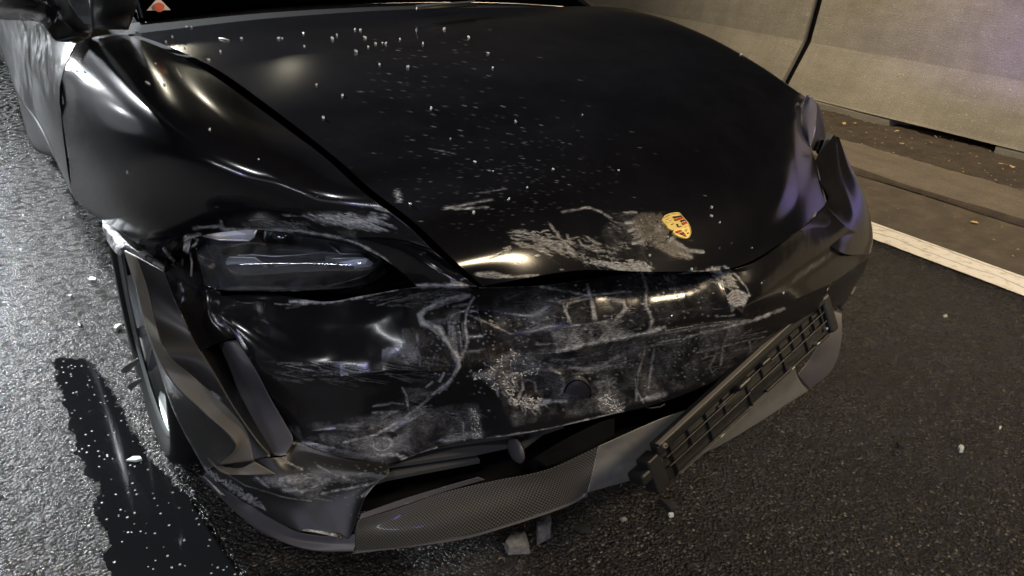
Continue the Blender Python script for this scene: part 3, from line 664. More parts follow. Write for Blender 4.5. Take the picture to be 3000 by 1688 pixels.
# ================================================================== CAR BODY PANELS
bonnet_rows = [
 [(388, 100, .932), ('c', -.42, 1.40, .952), ('c', 0, 1.43, .962), ('c', .42, 1.42, .960), ('c', .76, 1.38, .958), ('c', .90, 1.36, .925), ('c', .985, 1.36, .80), ('c', 1.0, 1.36, .62)],
 [(478, 130, .926), ('c', -.38, 1.20, .945), ('c', 0, 1.2, .952), ('c', .42, 1.19, .947), ('c', .78, 1.17, .946), ('c', .90, 1.16, .905), ('c', .98, 1.16, .78), ('c', 1.0, 1.16, .60)],
 [(625, 197, .912), ('c', -.36, .95, .925), ('c', 0, .95, .928), ('c', .42, .94, .918), ('c', .78, .93, .912), ('c', .90, .92, .865), ('c', .97, .91, .74), ('c', .99, .9, .58)],
 [(790, 312, .885), ('c', -.34, .66, .893), ('c', 0, .66, .893), ('c', .42, .66, .875), ('c', .74, .67, .855), ('c', .86, .655, .820), ('c', .93, .66, .72), ('c', .95, .67, .60)],
 [(983, 462, .834), ('c', -.30, .46, .838), ('c', 0, .45, .832), ('c', .40, .45, .812), ('c', .62, .49, .790), (2358, 292, .782), (2364, 300, .76), (2368, 305, .74)],
 [(1084, 552, .799), ('c', -.27, .355, .803), ('c', .01, .34, .792), ('c', .39, .35, .766), ('c', .60, .40, .742), (2353, 352, .740), (2357, 372, .72), (2362, 392, .70)],
 [(1208, 647, .770), ('c', -.25, .262, .768), ('c', .02, .245, .750), ('c', .35, .265, .728), ('c', .54, .325, .705), (2375, 440, .695), (2382, 458, .685), (2387, 472, .675)],
 [(1330, 762, .720), ('c', -.23, .19, .728), ('c', .02, .175, .708), ('c', .31, .20, .682), ('c', .49, .265, .665), (2394, 505, .665), (2398, 515, .66), (2403, 532, .65)],
 [(1413, 838, .672), (1690, 793, .672), (1935, 796, .645), (2160, 781, .607), (2325, 684, .617), (2412, 606, .610), (2417, 603, .607), (2420, 600, .605)],
]
bonnet = panel('bonnet', bonnet_rows, M_PAINT, 300, 340, dent_k=.06, thick=0)

fender_rows = [
 [(229, 124, .885), (262, 112, .92), (300, 105, .935), (335, 102, .935), (366, 102, .932)],
 [(190, 210, .84), (245, 180, .895), (320, 160, .925), (395, 145, .93), (453, 133, .925)],
 [(179, 300, .79), (240, 265, .865), (340, 235, .912), (470, 217, .923), (600, 207, .911)],
 [(192, 400, .72), (270, 355, .83), (420, 325, .89), (600, 312, .903), (765, 324, .884)],
 [(207, 495, .66), (300, 450, .79), (500, 425, .86), (715, 412, .876), (882, 410, .862)],
 [(216, 576, .61), (340, 550, .75), (560, 525, .82), (780, 508, .843), (962, 472, .839)],
 [(286, 637, .62), (420, 632, .72), (640, 612, .77), (860, 598, .797), (1062, 562, .800)],
 [(378, 695, .63), (490, 690, .67), (680, 655, .705), (900, 655, .747), (1187, 655, .767)],
 [(480, 777, .60), (545, 704, .652), (740, 672, .690), (990, 701, .716), (1268, 732, .726)],
]
# fair the wing: a low-order surface through the measured heights keeps its highlights calm
_p = np.array([(x/1000, y/1000, z) for r in fender_rows for x, y, z in r])
def _basis(x, y): return np.stack([x**i*y**j for i in range(5) for j in range(5-i) if i+j <= 4], -1)
_A = _basis(_p[:, 0], _p[:, 1]); _c = np.linalg.solve(_A.T@_A+1e-5*np.eye(_A.shape[1]), _A.T@_p[:, 2])
fender_rows = [[(x, y, float((_basis(np.array(x/1000), np.array(y/1000))@_c))) for x, y, z in r] for r in fender_rows]
panel('front_wing', fender_rows, M_PAINT, 220, 240, dent_k=.0)
panel('nose_panel', [[(990, 701, .716), (1130, 702, .732), (1268, 732, .726)], [(1100, 744, .700), (1215, 745, .721), (1318, 775, .707)], [(1171, 792, .682), (1265, 787, .704), (1360, 812, .690)], [(1222, 838, .655), (1310, 838, .676), (1398, 840, .672)]], M_PAINT, 60, 90)
# dark channel below the bonnet gap
gap = [(366, 95), (455, 128), (600, 200), (768, 318), (885, 403), (972, 466), (1072, 556), (1196, 650), (1275, 728), (1360, 805), (1410, 842)]
gz = [.932, .925, .911, .885, .861, .836, .80, .770, .742, .698, .668]
panel('gap_channel', [[(x-22, y+8, z-.025), (x+8, y-2, z-.035), (x+42, y-10, z-.025)] for (x, y), z in zip(gap, gz)], M_VOID, 60, 6, wear=False, hit=False)
panel('gap_channel', [[(x, y-6, z) for x, y, z in ((700, 850, .50), (947, 860, .53), (1266, 815, .58), (1421, 815, .60), (1580, 800, .60), (1735, 770, .59), (1894, 780, .58), (2053, 785, .56))],
                      [(x, y+30, z-.03) for x, y, z in ((700, 860, .50), (947, 880, .53), (1266, 850, .58), (1421, 850, .60), (1580, 845, .60), (1735, 830, .59), (1894, 800, .58), (2053, 800, .56))]], M_VOID, 8, 40, wear=False, hit=False)

# shelf of the bumper between bonnet lip and crease, right of the crumple
panel('bumper_top', [
 [(1405, 842, .640), (1580, 837, .622), (1735, 818, .610), (1894, 797, .600), (2053, 795, .590), (2200, 773, .588), (2338, 675, .612), (2422, 604, .605)],
 [(1410, 900, .597), (1570, 900, .584), (1740, 890, .577), (1895, 870, .572), (2060, 858, .562), (2220, 830, .552), (2380, 745, .555), (2475, 660, .572)],
 [(1420, 985, .543), (1570, 975, .541), (1740, 955, .540), (1905, 925, .540), (2070, 905, .530), (2215, 885, .517), (2400, 790, .508), (2520, 690, .52)],
 [(1440, 1062, .488), (1638, 1029, .494), (1831, 988, .500), (1940, 968, .500), (2060, 948, .495), (2200, 924, .484), (2430, 832, .465), (2548, 744, .455)]], M_PAINT2, 130, 400, dent_k=.62, crumple=.0012, ease='tr', ddir=(.15, .97, -.2))
panel('bumper_wing', [
 [(2338, 673, .615), (2385, 640, .61), (2422, 602, .603), (2405, 535, .645), (2386, 478, .675), (2444, 394, .712)],
 [(2400, 700, .57), (2440, 660, .58), (2460, 610, .59), (2445, 545, .63), (2432, 490, .66), (2446, 396, .710)],
 [(2475, 745, .52), (2500, 700, .53), (2505, 630, .565), (2483, 560, .61), (2462, 500, .645), (2449, 400, .706)],
 [(2548, 744, .455), (2556, 690, .48), (2542, 610, .54), (2517, 540, .595), (2487, 480, .64), (2452, 405, .70)],
 [('c', .90, .36, .40), ('c', .925, .40, .46), ('c', .945, .45, .52), ('c', .95, .52, .57), ('c', .95, .56, .61), ('c', .94, .60, .66)]], M_PAINT2, 60, 120)
# vertical face of the bumper below the crease
panel('bumper_face', [
 [(1440, 1062, .488), (1638, 1030, .494), (1831, 989, .499), (1940, 969, .499), (2060, 949, .494), (2200, 925, .483), (2430, 834, .463)],
 [(1460, 1110, .440), (1640, 1075, .446), (1820, 1045, .446), (1935, 1030, .444), (2050, 1010, .442), (2195, 975, .440), (2410, 865, .442)],
 [(1480, 1180, .380), (1640, 1150, .378), (1815, 1125, .372), (1930, 1105, .370), (2045, 1085, .369), (2190, 1035, .37), (2395, 905, .41)],
 [(1505, 1277, .305), (1640, 1250, .305), (1800, 1213, .305), (1920, 1184, .305), (2040, 1140, .31), (2186, 1068, .32), (2380, 935, .37)]], M_PAINT2, 120, 360, dent_k=.62, crumple=.0012, ease='rb', ddir=(.15, .97, -.2))
# left face of the bumper, badly dented
bumper = panel('bumper_side', [
 [(645, 868, 0.555), (790, 862, 0.555), (947, 884, 0.560), (1059, 868, 0.575), (1183, 846, 0.608), (1266, 838, .638), (1405, 842, .640), (1409, 841, .638)],
 [(648, 925, 0.532), (800, 945, 0.517), (950, 960, 0.522), (1060, 955, 0.532), (1180, 945, 0.550), (1285, 930, 0.577), (1412, 915, .587), (1416, 914, .585)],
 [(690, 990, 0.493), (830, 1035, 0.478), (975, 1055, 0.473), (1075, 1058, 0.478), (1185, 1050, 0.482), (1300, 1030, 0.508), (1425, 1000, .532), (1429, 999, .530)],
 [(742, 1070, 0.445), (870, 1125, 0.420), (1005, 1145, 0.410), (1100, 1145, 0.410), (1205, 1135, 0.413), (1320, 1115, 0.440), (1440, 1075, 0.476), (1444, 1075, 0.474)],
 [(800, 1170, 0.371), (910, 1225, 0.348), (1035, 1240, 0.341), (1125, 1235, 0.338), (1225, 1220, 0.347), (1335, 1195, 0.368), (1470, 1165, 0.393), (1474, 1165, 0.391)],
 [(860, 1290, 0.297), (950, 1325, 0.282), (1055, 1350, 0.267), (1137, 1360, 0.257), (1240, 1325, 0.271), (1370, 1291, 0.288), (1505, 1277, 0.305), (1509, 1277, 0.302)],], M_PAINT2, 240, 440, dent_k=.62, crumple=.0012, ease='ltb', ddir=(.15, .97, -.2))
panel('bumper_lower', [
 [(604, 1380, .21), (660, 1370, .25), (720, 1345, .285), (790, 1342, .29), (836, 1334, .282), (862, 1292, .297), (1000, 1335, .274), (1137, 1360, .259)],
 [(640, 1420, .195), (700, 1425, .215), (770, 1420, .235), (830, 1415, .245), (880, 1405, .25), (930, 1390, .255), (1030, 1390, .255), (1137, 1390, .258)],
 [(690, 1450, .18), (750, 1465, .188), (820, 1472, .195), (880, 1472, .20), (930, 1468, .20), (970, 1460, .205), (1040, 1440, .22), (1100, 1420, .24)],
 [(738, 1482, .160), (790, 1515, .155), (865, 1551, .15), (912, 1560, .148), (965, 1566, .147), (1000, 1568, .147), (1026, 1569, .15), (1068, 1453, .222)]], M_LOW, 110, 220, dent_k=.3)
# tow eye cover
c = [P(1692+39*cos(a), 1149+39*sin(a), .372-.058*sin(a)) for a in np.linspace(0, 2*pi, 33)[:-1]]
cen = sum(c)/len(c); nrm = Vector(np.cross(c[0]-cen, c[8]-cen)).normalized(); nrm = nrm*(-1 if nrm.y > 0 else 1)
c = [Vector(q)+nrm*.003 for q in c]; cen = Vector(cen)+nrm*.003
V = [cen]+[cen+(q-cen)*.55+nrm*.002 for q in c]+[cen+(q-cen)*.93+nrm*.0005 for q in c]+[cen+(q-cen)*.94-nrm*.012 for q in c]
Fc = [(0, 1+i, 1+(i+1) % 32) for i in range(32)]+[(1+k*32+i, 1+(k+1)*32+i, 1+(k+1)*32+(i+1) % 32, 1+k*32+(i+1) % 32) for k in (0, 1) for i in range(32)]
tow = mesh_obj('tow_eye_cover', V, Fc, M_GREYP, car)
tube('rim', [q for q in c]+[c[0]], .0013, M_VOID, tow, 6)

# corner of the bumper behind the duct, with its reflection stripe built as a paler strip
A_ = [(364, 735, .62), (400, 850, .55), (414, 914, .505), (437, 990, .46), (470, 1090, .39), (504, 1190, .32), (542, 1271, .27), (604, 1380, .21)]
L1 = [(366, 733, .622), (404, 850, .57), (417, 914, .53), (442, 995, .49), (505, 1118, .425), (600, 1210, .37), (690, 1300, .325), (640, 1362, .27)]
L2 = [(402, 752, .625), (434, 850, .573), (452, 930, .533), (487, 1030, .49), (570, 1105, .43), (655, 1180, .38), (722, 1262, .34), (745, 1350, .288)]
L3 = [(482, 797, .62), (512, 880, .565), (545, 955, .52), (585, 1030, .48), (632, 1105, .435), (682, 1190, .385), (748, 1286, .33), (793, 1338, .295)]
panel('arch_edge', [[a, b] for a, b in zip(A_, L1)], M_LOW, 90, 24)
panel('arch_sheen', [[a, b] for a, b in zip(L1, L2)], M_SHEEN, 90, 16)
panel('arch_sheen', [[(608, 1340, .265), (612, 1348, .262)], [(640, 1362, .262), (650, 1385, .258)], [(700, 1372, .272), (712, 1392, .262)], [(745, 1352, .288), (812, 1390, .262)]], M_SHEEN, 30, 8, thick=.003)
panel('bumper_corner', [[a, b] for a, b in zip(L2, L3)], M_LOW, 90, 50)
# duct: outer wall, dark slot, inner blade with rounded lit foot
L4 = [(500, 800, .60), (560, 870, .56), (590, 935, .52), (630, 1010, .475), (672, 1085, .43), (715, 1170, .38), (765, 1262, .335), (812, 1330, .30)]
panel('duct_wall', [[a, ('c', *(P(*b)+np.array([.01, .10, 0])))] for a, b in zip(L3, L4)], M_BLK, 60, 12, wear=False)
panel('duct_void', [[('c', *(P(a[0]-20, a[1], a[2])+np.array([0, .12, 0]))), ('c', *(P(a[0]+120, a[1]+10, a[2])+np.array([0, .12, 0])))] for a in L4], M_VOID, 30, 8, wear=False, hit=False)
panel('duct_surround', [[(482, 797, .62), (520, 770, .61), (560, 745, .60), (572, 760, .59)], [(512, 880, .565), (560, 860, .56), (600, 850, .555), (648, 862, .552)], [(545, 955, .52), (580, 940, .515), (612, 930, .51), (650, 925, .515)], [(585, 1030, .48), (615, 1015, .475), (650, 1000, .472), (692, 990, .472)]], M_PAINT2, 60, 50, crumple=.004)
panel('duct_blade', [[(640, 1005, .455), (668, 1000, .47), (700, 995, .472)], [(672, 1075, .415), (705, 1070, .43), (744, 1072, .434)], [(700, 1150, .37), (745, 1150, .375), (792, 1165, .376)], [(740, 1235, .33), (785, 1235, .335), (835, 1240, .338)], [(775, 1290, .305), (815, 1285, .312), (858, 1288, .315)], [(788, 1325, .288), (815, 1336, .287), (838, 1332, .290)]], M_GREYP, 60, 30)

# torn wing edge above the arch
top = [(299, 646), (322, 658), (348, 668), (366, 688), (388, 708), (404, 716), (424, 726), (446, 752), (470, 770), (488, 786)]
bot = [(303, 672), (316, 705), (334, 735), (352, 748), (368, 740), (392, 755), (414, 765), (438, 780), (462, 792), (486, 800)]
panel('torn_wing_edge', [[(a[0], a[1], .635-.004*i), ((a[0]+b[0])/2+2, (a[1]+b[1])/2, .640-.004*i), (b[0], b[1], .615-.003*i)] for i, (a, b) in enumerate(zip(top, bot))], M_METAL, 70, 24, crumple=.012, wear=False, label='crumpled bright torn metal edge of the wing')
tube('clip', [P(480, 728, .64), P(492, 745, .635), P(512, 768, .62)], .0035, M_METAL, car)

for q, r, m in (([(548, 742, .63), (556, 728, .64), (572, 716, .65), (580, 700, .66)], .003, M_METAL), ([(505, 775, .62), (520, 790, .60), (536, 820, .58)], .0022, M_BLK), ([(536, 760, .61), (530, 800, .59), (548, 850, .56), (560, 900, .53)], .0028, M_GREYP), ([(556, 735, .63), (562, 770, .61), (560, 810, .59)], .0022, M_LIP)):
    tube('wire', [P(*e) for e in q], r, m, car, 6)
panel('broken_bracket', [[(545, 690, .66), (566, 682, .665)], [(538, 712, .65), (560, 704, .655)], [(536, 735, .64), (550, 740, .64)]], M_LIP, 14, 8, crumple=.014)
# left side: door and sill
door = panel('front_door', [
 [(213, 575, .52), (196, 470, .62), (181, 330, .72), (186, 215, .81), (226, 126, .885)],
 [(162, 459, .46), (148, 345, .60), (146, 245, .71), (158, 170, .80), (188, 112, .87)],
 [(112, 355, .47), (108, 262, .60), (108, 185, .71), (122, 128, .79), (148, 88, .86)],
 [(46, 262, .48), (50, 185, .60), (56, 125, .70), (72, 85, .78), (98, 60, .85)],
 [(0, 134, .49), (2, 100, .60), (6, 60, .70), (15, 35, .78), (32, 10, .85)],
 [(-90, 20, .50), (-90, -20, .6), (-90, -50, .7), (-85, -70, .78), (-70, -90, .85)]], mat('lit_side_paint', (.03, .03, .033), .34, 0, .4), 120, 60, crumple=.004)  # base lighter than the black paint, standing in for light on this side
sill = panel('sill', [
 [(222, 592, .44), (213, 578, .50)], [(168, 472, .40), (160, 461, .455)], [(90, 420, .33), (112, 357, .465)], [(45, 262, .33), (46, 264, .475)], [(0, 150, .34), (0, 136, .485)], [(-90, 30, .34), (-90, 22, .495)]], M_BLK, 40, 8, wear=False)
panel('side_blade', [[(116, 350, .45), (124, 352, .45)], [(135, 400, .42), (146, 398, .42)], [(152, 440, .40), (164, 446, .41)], [(160, 458, .40), (168, 470, .40)]], M_LIP, 20, 4)
tube('door_seam', [P(x, y, z+.001) for x, y, z in ((229, 124, .886), (207, 159, .862), (193, 203, .842), (179, 252, .816), (178, 300, .79), (186, 345, .757), (192, 400, .72))], .003, M_VOID, car, 6)

# wheel
WC = Vector((-.905, .93, .36))
def wheel(loc, name='front_wheel', side=-1):
    w = bpy.data.objects.new(name, None); COL.objects.link(w); w.parent = car; w.location = loc
    def lathe(nm, prof, m, n=72, close=True):
        V = []; Fc = []
        for k in range(n):
            a = 2*pi*k/n
            for (x, r) in prof: V.append((x*side*-1, r*cos(a), r*sin(a)))
        L = len(prof)
        for k in range(n):
            for i in range(L-1): Fc.append((k*L+i, k*L+i+1, ((k+1) % n)*L+i+1, ((k+1) % n)*L+i))
        return mesh_obj(nm, V, Fc, m, w)
    # x grows inwards
    lathe('tyre', [(.0, .285), (-.012, .300), (-.016, .325), (-.008, .347), (.02, .360), (.10, .362), (.20, .360), (.225, .345), (.23, .30)], M_TYRE)
    lathe('rim_lip', [(.004, .276), (-.004, .285), (.002, .292), (.02, .286), (.03, .27), (.20, .26)], M_RIML)
    lathe('brake_disc', [(.09, .06), (.09, .19), (.10, .19), (.10, .06)], M_RIM)
    for k in range(5):
        for s in (-1, 1):
            a = 2*pi*k/5+.5; b = a+s*.17
            V = []; 
            for (r, ang, hw, x) in ((.05, a+s*.25, .016, .03), (.16, a+s*.12, .013, .02), (.283, b, .012, .008)):
                d = np.array([0, cos(ang), sin(ang)]); q = np.array([0, -sin(ang), cos(ang)])
                for (e, xx) in ((-hw, x), (hw, x), (hw*.8, x+.03), (-hw*.8, x+.03)): V.append(d*r+q*e+np.array([xx*-side, 0, 0]))
            Fc = [(i*4+j, i*4+(j+1) % 4, (i+1)*4+(j+1) % 4, (i+1)*4+j) for i in range(2) for j in range(4)]
            mesh_obj('spoke', V, Fc, M_RIM, w, smooth=False)
    lathe('hub_cap', [(.0, .0), (.0, .03), (.02, .045), (.04, .05)], M_RIM, 24)
    return w
w1 = wheel(WC)
wheel((.905, .93, .36), 'front_wheel', 1); wheel((-.93, 3.83, .36), 'rear_wheel', -1); wheel((.93, 3.83, .36), 'rear_wheel', 1)
panel('broken_arch_liner', [[(352, 1085, .36), (366, 1095, .34)], [(372, 1068, .37), (385, 1080, .35)], [(404, 1050, .39), (410, 1062, .37)]], M_LIP, 20, 6, crumple=.006)
panel('broken_arch_liner', [[(370, 1132, .33), (384, 1146, .31)], [(385, 1122, .34), (396, 1132, .32)], [(412, 1108, .36), (418, 1118, .34)]], M_LIP, 20, 6, crumple=.006)

# ------------------------------------------------------------------ left headlight
hl = bpy.data.objects.new('headlight', None); COL.objects.link(hl); hl.parent = car; hl['label'] = 'cracked left headlight with four dark lamp modules'
hl_top = [(566, 692), (653, 674), (748, 676), (831, 682), (914, 694), (997, 709), (1059, 727), (1112, 758)]
hl_bot = [(600, 836), (655, 850), (748, 852), (840, 852), (930, 850), (1010, 845), (1078, 832), (1132, 798)]
zt = [.65, .668, .675, .679, .680, .678, .67, .652]; zb = [.565, .568, .572, .575, .58, .585, .59, .61]
mid = []
for i in range(8):
    a, b = P(*hl_top[i], zt[i]), P(*hl_bot[i], zb[i]); m_ = (a+b)/2+np.array([-.004, -.038 if 0 < i < 7 else -.008, .012]); mid.append(('c', *m_))
panel('lens', [[(x, y, z) for (x, y), z in zip(hl_top, zt)], mid, [(x, y, z) for (x, y), z in zip(hl_bot, zb)]], M_LENS, 40, 120, wear=False, parent=hl, thick=.0025)
back = np.array([.02, .085, -.01])
panel('housing', [[('c', *(P(x, y, z))) for (x, y), z in zip(hl_top, zt)], [('c', *(P((a[0]+b[0])/2, (a[1]+b[1])/2, (c1+c2)/2)+back)) for a, b, c1, c2 in zip(hl_top, hl_bot, zt, zb)], [('c', *(P(x, y, z))) for (x, y), z in zip(hl_bot, zb)]], M_BEZEL, 30, 80, wear=False, parent=hl, hit=False)
def module(poly, z0, depth, m, edge):
    """lamp module: polygon measured on the photo, standing 'depth' behind the lens"""
    pts = [Vector(P(x, y, z)) for x, y, z in poly]; off = Vector((.01, depth, 0)); ctr = sum(pts, Vector())/len(pts)
    pts = [p+off for p in pts]; ctr = ctr+off; inn = [ctr+(p-ctr)*.82+Vector((0, .012, 0)) for p in pts]; bk = [p+Vector((0, .03, -.005)) for p in pts]
    n = len(pts); V = inn+pts+bk; Fc = [tuple(range(n))]+[(i, n+i, n+(i+1) % n, (i+1) % n) for i in range(n)]+[(n+i, 2*n+i, 2*n+(i+1) % n, n+(i+1) % n) for i in range(n)]
    mo = mesh_obj('lamp_module', V, Fc, m, hl, smooth=False)
    tube('chrome_edge', [pts[i] for i in edge], .0026, M_CHROME, mo, 6)
module([(585, 697, .675), (660, 690, .682), (748, 692, .688), (740, 712, .672), (725, 722, .664), (640, 720, .664), (590, 708, .67)], 0, .03, M_REFL, [2, 3, 4, 5, 6])
module([(782, 700, .68), (830, 696, .685), (880, 700, .684), (885, 718, .67), (862, 740, .655), (800, 742, .655), (775, 722, .667)], 0, .035, M_REFL, [2, 3, 4, 5])
module([(945, 705, .675), (1020, 716, .67), (1075, 740, .655), (1100, 762, .642), (1000, 762, .645), (962, 728, .664)], 0, .03, M_REFL, [5, 4, 3])
module([(618, 758, .62), (640, 772, .61), (745, 774, .612), (788, 806, .59), (680, 812, .583), (640, 800, .59)], 0, .03, M_REFL, [0, 1, 2, 3])
module([(975, 776, .622), (1110, 772, .628), (1090, 800, .61), (1040, 808, .602), (950, 804, .60)], 0, .03, M_REFL, [4, 0, 1])
for q in ([(690, 764, .618), (735, 762, .62), (800, 768, .62), (880, 762, .622), (960, 752, .63)], [(800, 796, .60), (880, 788, .604), (960, 782, .61)], [(640, 735, .645), (700, 742, .64), (760, 740, .642), (850, 748, .64)]):
    tube('light_guide', [Vector(P(*e))+Vector((.01, .025, 0)) for e in q], .0016, M_CHROME, hl, 6)
c = Vector(P(836, 718, .668))+Vector((.01, .045, 0)); bm = bmesh.new(); bmesh.ops.create_uvsphere(bm, u_segments=24, v_segments=14, radius=.022); bmesh.ops.translate(bm, verts=bm.verts, vec=c)
bm_obj('projector', bm, mat('projector_glass', (.05, .05, .06), .05, .3, 1), hl, smooth=True)

# right headlight
hr = bpy.data.objects.new('headlight', None); COL.objects.link(hr); hr.parent = car; hr['label'] = 'right headlight seen edge on with milky lilac lens'
panel('lens', [[(2364, 278, .80), (2375, 284, .80), (2390, 300, .785), (2393, 322, .77)], [(2352, 325, .765), (2368, 322, .77), (2385, 330, .765), (2391, 350, .75)], [(2355, 375, .73), (2367, 372, .735), (2380, 380, .73), (2387, 390, .72)], [(2369, 425, .695), (2370, 426, .70), (2373, 428, .70), (2375, 430, .70)]],
      mat('milky_lens', (.13, .125, .16), .15, 0, .8), 40, 20, wear=False, parent=hr)
panel('housing', [[(2390, 300, .775), (2398, 310, .76), (2408, 335, .72)], [(2386, 380, .71), (2402, 365, .71), (2416, 385, .69)], [(2372, 425, .68), (2392, 425, .67), (2414, 420, .66)], [(2378, 440, .67), (2390, 442, .66), (2402, 440, .65)]], M_BLK, 20, 12, wear=False, parent=hr)
panel('bracket', [[(2384, 480, .655), (2392, 484, .65)], [(2396, 455, .67), (2404, 462, .665)], [(2412, 420, .69), (2424, 428, .685)], [(2420, 390, .70), (2440, 396, .70)]], M_LIP, 24, 8, crumple=.008)
panel('broken_shard', [[(2338, 670, .602), (2340, 668, .603)], [(2362, 650, .612), (2358, 644, .612)], [(2384, 634, .615), (2376, 628, .615)], [(2392, 624, .615), (2390, 620, .615)]], M_LIP, 10, 4, wear=False)
panel('seam_crack', [[(2385, 640, .6055), (2390, 630, .6055)], [(2412, 615, .6075), (2402, 610, .6075)], [(2436, 580, .615), (2426, 585, .615)], [(2424, 555, .632), (2418, 560, .632)], [(2402, 528, .652), (2398, 530, .652)]], M_VOID, 16, 4, wear=False, hit=False)

# ------------------------------------------------------------------ lower front: grille, splitter, lip
panel('grille_cavity', [[('c', *(P(x, y, z)+np.array([0, .16, .02]))) for x, y, z in ((900, 1400, .25), (1137, 1340, .32), (1400, 1250, .36), (1700, 1180, .38), (2000, 1080, .38), (2350, 880, .42))],
                        [('c', *(P(x, y, z)+np.array([0, .20, -.06]))) for x, y, z in ((900, 1600, .14), (1137, 1560, .14), (1400, 1480, .14), (1700, 1420, .14), (2000, 1300, .14), (2350, 1100, .14))]], M_VOID, 6, 30, wear=False, hit=False)
panel('undertray', [[('c', -.80, .42, .135), ('c', -.60, .275, .15), ('c', -.3, .205, .165), ('c', 0, .165, .185), ('c', .35, .175, .2), ('c', .62, .27, .2), ('c', .82, .42, .19)], [('c', -.60, .8, .14), ('c', -.5, .8, .14), ('c', -.3, .8, .14), ('c', 0, .8, .14), ('c', .35, .8, .14), ('c', .5, .8, .14), ('c', .6, .8, .14)]], M_VOID, 8, 30, wear=False, hit=False)
grille = bpy.data.objects.new('lower_grille', None); COL.objects.link(grille); grille.parent = car
for q in ([(1105, 1420, .245), (1250, 1352, .262), (1400, 1328, .268), (1560, 1306, .272)], [(1090, 1446, .225), (1166, 1400, .238), (1270, 1385, .238), (1420, 1362, .24), (1540, 1335, .242)], [(1070, 1470, .205), (1150, 1440, .212), (1300, 1410, .215), (1430, 1385, .215)], [(1560, 1345, .25), (1620, 1300, .27), (1680, 1280, .28)]):
    pts = [Vector(P(*e))+Vector((0, .035, 0)) for e in q]; V = []; Fc = []
    for p in pts: V += [p, p+Vector((0, -.002, .010)), p+Vector((0, .045, .016)), p+Vector((0, .045, .004))]
    for i in range(len(pts)-1): Fc += [(i*4+k, i*4+(k+1) % 4, (i+1)*4+(k+1) % 4, (i+1)*4+k) for k in range(4)]
    mesh_obj('slat', V, Fc, mat('slat_plastic', (.055, .055, .057), .45), grille, smooth=False)
bm = bmesh.new(); bmesh.ops.create_uvsphere(bm, u_segments=16, v_segments=10, radius=1); bmesh.ops.scale(bm, vec=(.010, .03, .026), verts=bm.verts); bmesh.ops.translate(bm, verts=bm.verts, vec=Vector(P(1527, 1335, .262))+Vector((0, .02, 0)))
bm_obj('fin', bm, M_GREYP, grille, smooth=True)
panel('inner_duct', [[(1560, 1345, .235), (1650, 1290, .27), (1750, 1240, .29), (1800, 1225, .30)], [(1600, 1370, .215), (1680, 1335, .24), (1745, 1305, .255), (1800, 1275, .27)]], M_VOID, 20, 40, wear=False, crumple=.012)

panel('splitter_lip', [
 [(602, 1384, .205), (690, 1455, .176), (742, 1486, .157), (865, 1555, .147), (965, 1571, .144), (1045, 1565, .145)],
 [(596, 1394, .19), (668, 1463, .158), (732, 1510, .142), (840, 1570, .132), (950, 1590, .130), (1045, 1590, .130)],
 [(592, 1402, .17), (652, 1462, .145), (722, 1525, .128), (817, 1582, .12), (925, 1612, .116), (1050, 1614, .114)],
 [('c', -.86, .50, .13), ('c', -.83, .42, .11), ('c', -.80, .36, .10), ('c', -.73, .31, .10), ('c', -.64, .28, .10), ('c', -.55, .25, .10)]], M_GREYP, 60, 200)
panel('splitter_rim', [[(1057, 1505, .19), (1180, 1462, .20), (1303, 1425, .21), (1400, 1398, .215)], [(1050, 1524, .182), (1180, 1482, .19), (1303, 1440, .20), (1420, 1405, .205)]], M_LIP if False else M_GREYP, 10, 60)
panel('carbon_splitter', [
 [(1048, 1526, .180), (1180, 1484, .188), (1303, 1442, .198), (1450, 1408, .203), (1603, 1376, .212), (1750, 1309, .24)],
 [(1042, 1546, .166), (1180, 1515, .170), (1320, 1480, .174), (1470, 1440, .180), (1625, 1400, .188), (1742, 1350, .21)],
 [(1040, 1575, .146), (1180, 1558, .146), (1325, 1528, .148), (1490, 1485, .152), (1645, 1436, .158), (1732, 1395, .18)],
 [(1040, 1614, .114), (1180, 1602, .114), (1330, 1575, .115), (1495, 1532, .118), (1660, 1476, .125), (1719, 1442, .14)]], M_CARB, 60, 160, wear=False, uvs=(150, 26), label='woven carbon fibre centre section of the splitter')
panel('splitter_edge', [[(1040, 1614, .1145), (1330, 1575, .1155), (1495, 1532, .1185), (1660, 1476, .1255), (1719, 1442, .1405)], [(1042, 1618, .111), (1332, 1580, .112), (1497, 1537, .114), (1662, 1481, .121), (1722, 1447, .135)], [('c', -.55, .25, .10), ('c', -.42, .22, .10), ('c', -.30, .2, .10), ('c', -.2, .18, .105), ('c', -.15, .18, .12)]], M_GREYP, 12, 80)
panel('lower_lip', [
 [(1752, 1308, .242), (1845, 1266, .25), (1940, 1225, .258), (2040, 1190, .262), (2150, 1140, .262), (2325, 1070, .25)],
 [(1742, 1350, .21), (1850, 1312, .215), (1945, 1275, .22), (2050, 1240, .222), (2160, 1190, .222), (2330, 1092, .22)],
 [(1731, 1397, .178), (1855, 1365, .178), (1950, 1325, .18), (2055, 1290, .18), (2165, 1235, .18), (2345, 1120, .18)],
 [(1720, 1443, .14), (1852, 1405, .142), (1950, 1368, .144), (2055, 1330, .145), (2162, 1275, .145), (2366, 1145, .145)]], M_LIP, 60, 160, crumple=.006, label='bare grey section of the lower lip')
panel('side_panel', [[(2438, 905, .31), (2466, 915, .30)], [(2400, 1000, .26), (2464, 1005, .24)], [(2365, 1060, .22), (2436, 1086, .185)], [(2335, 1098, .20), (2370, 1142, .15)]], M_GREYP, 40, 30)
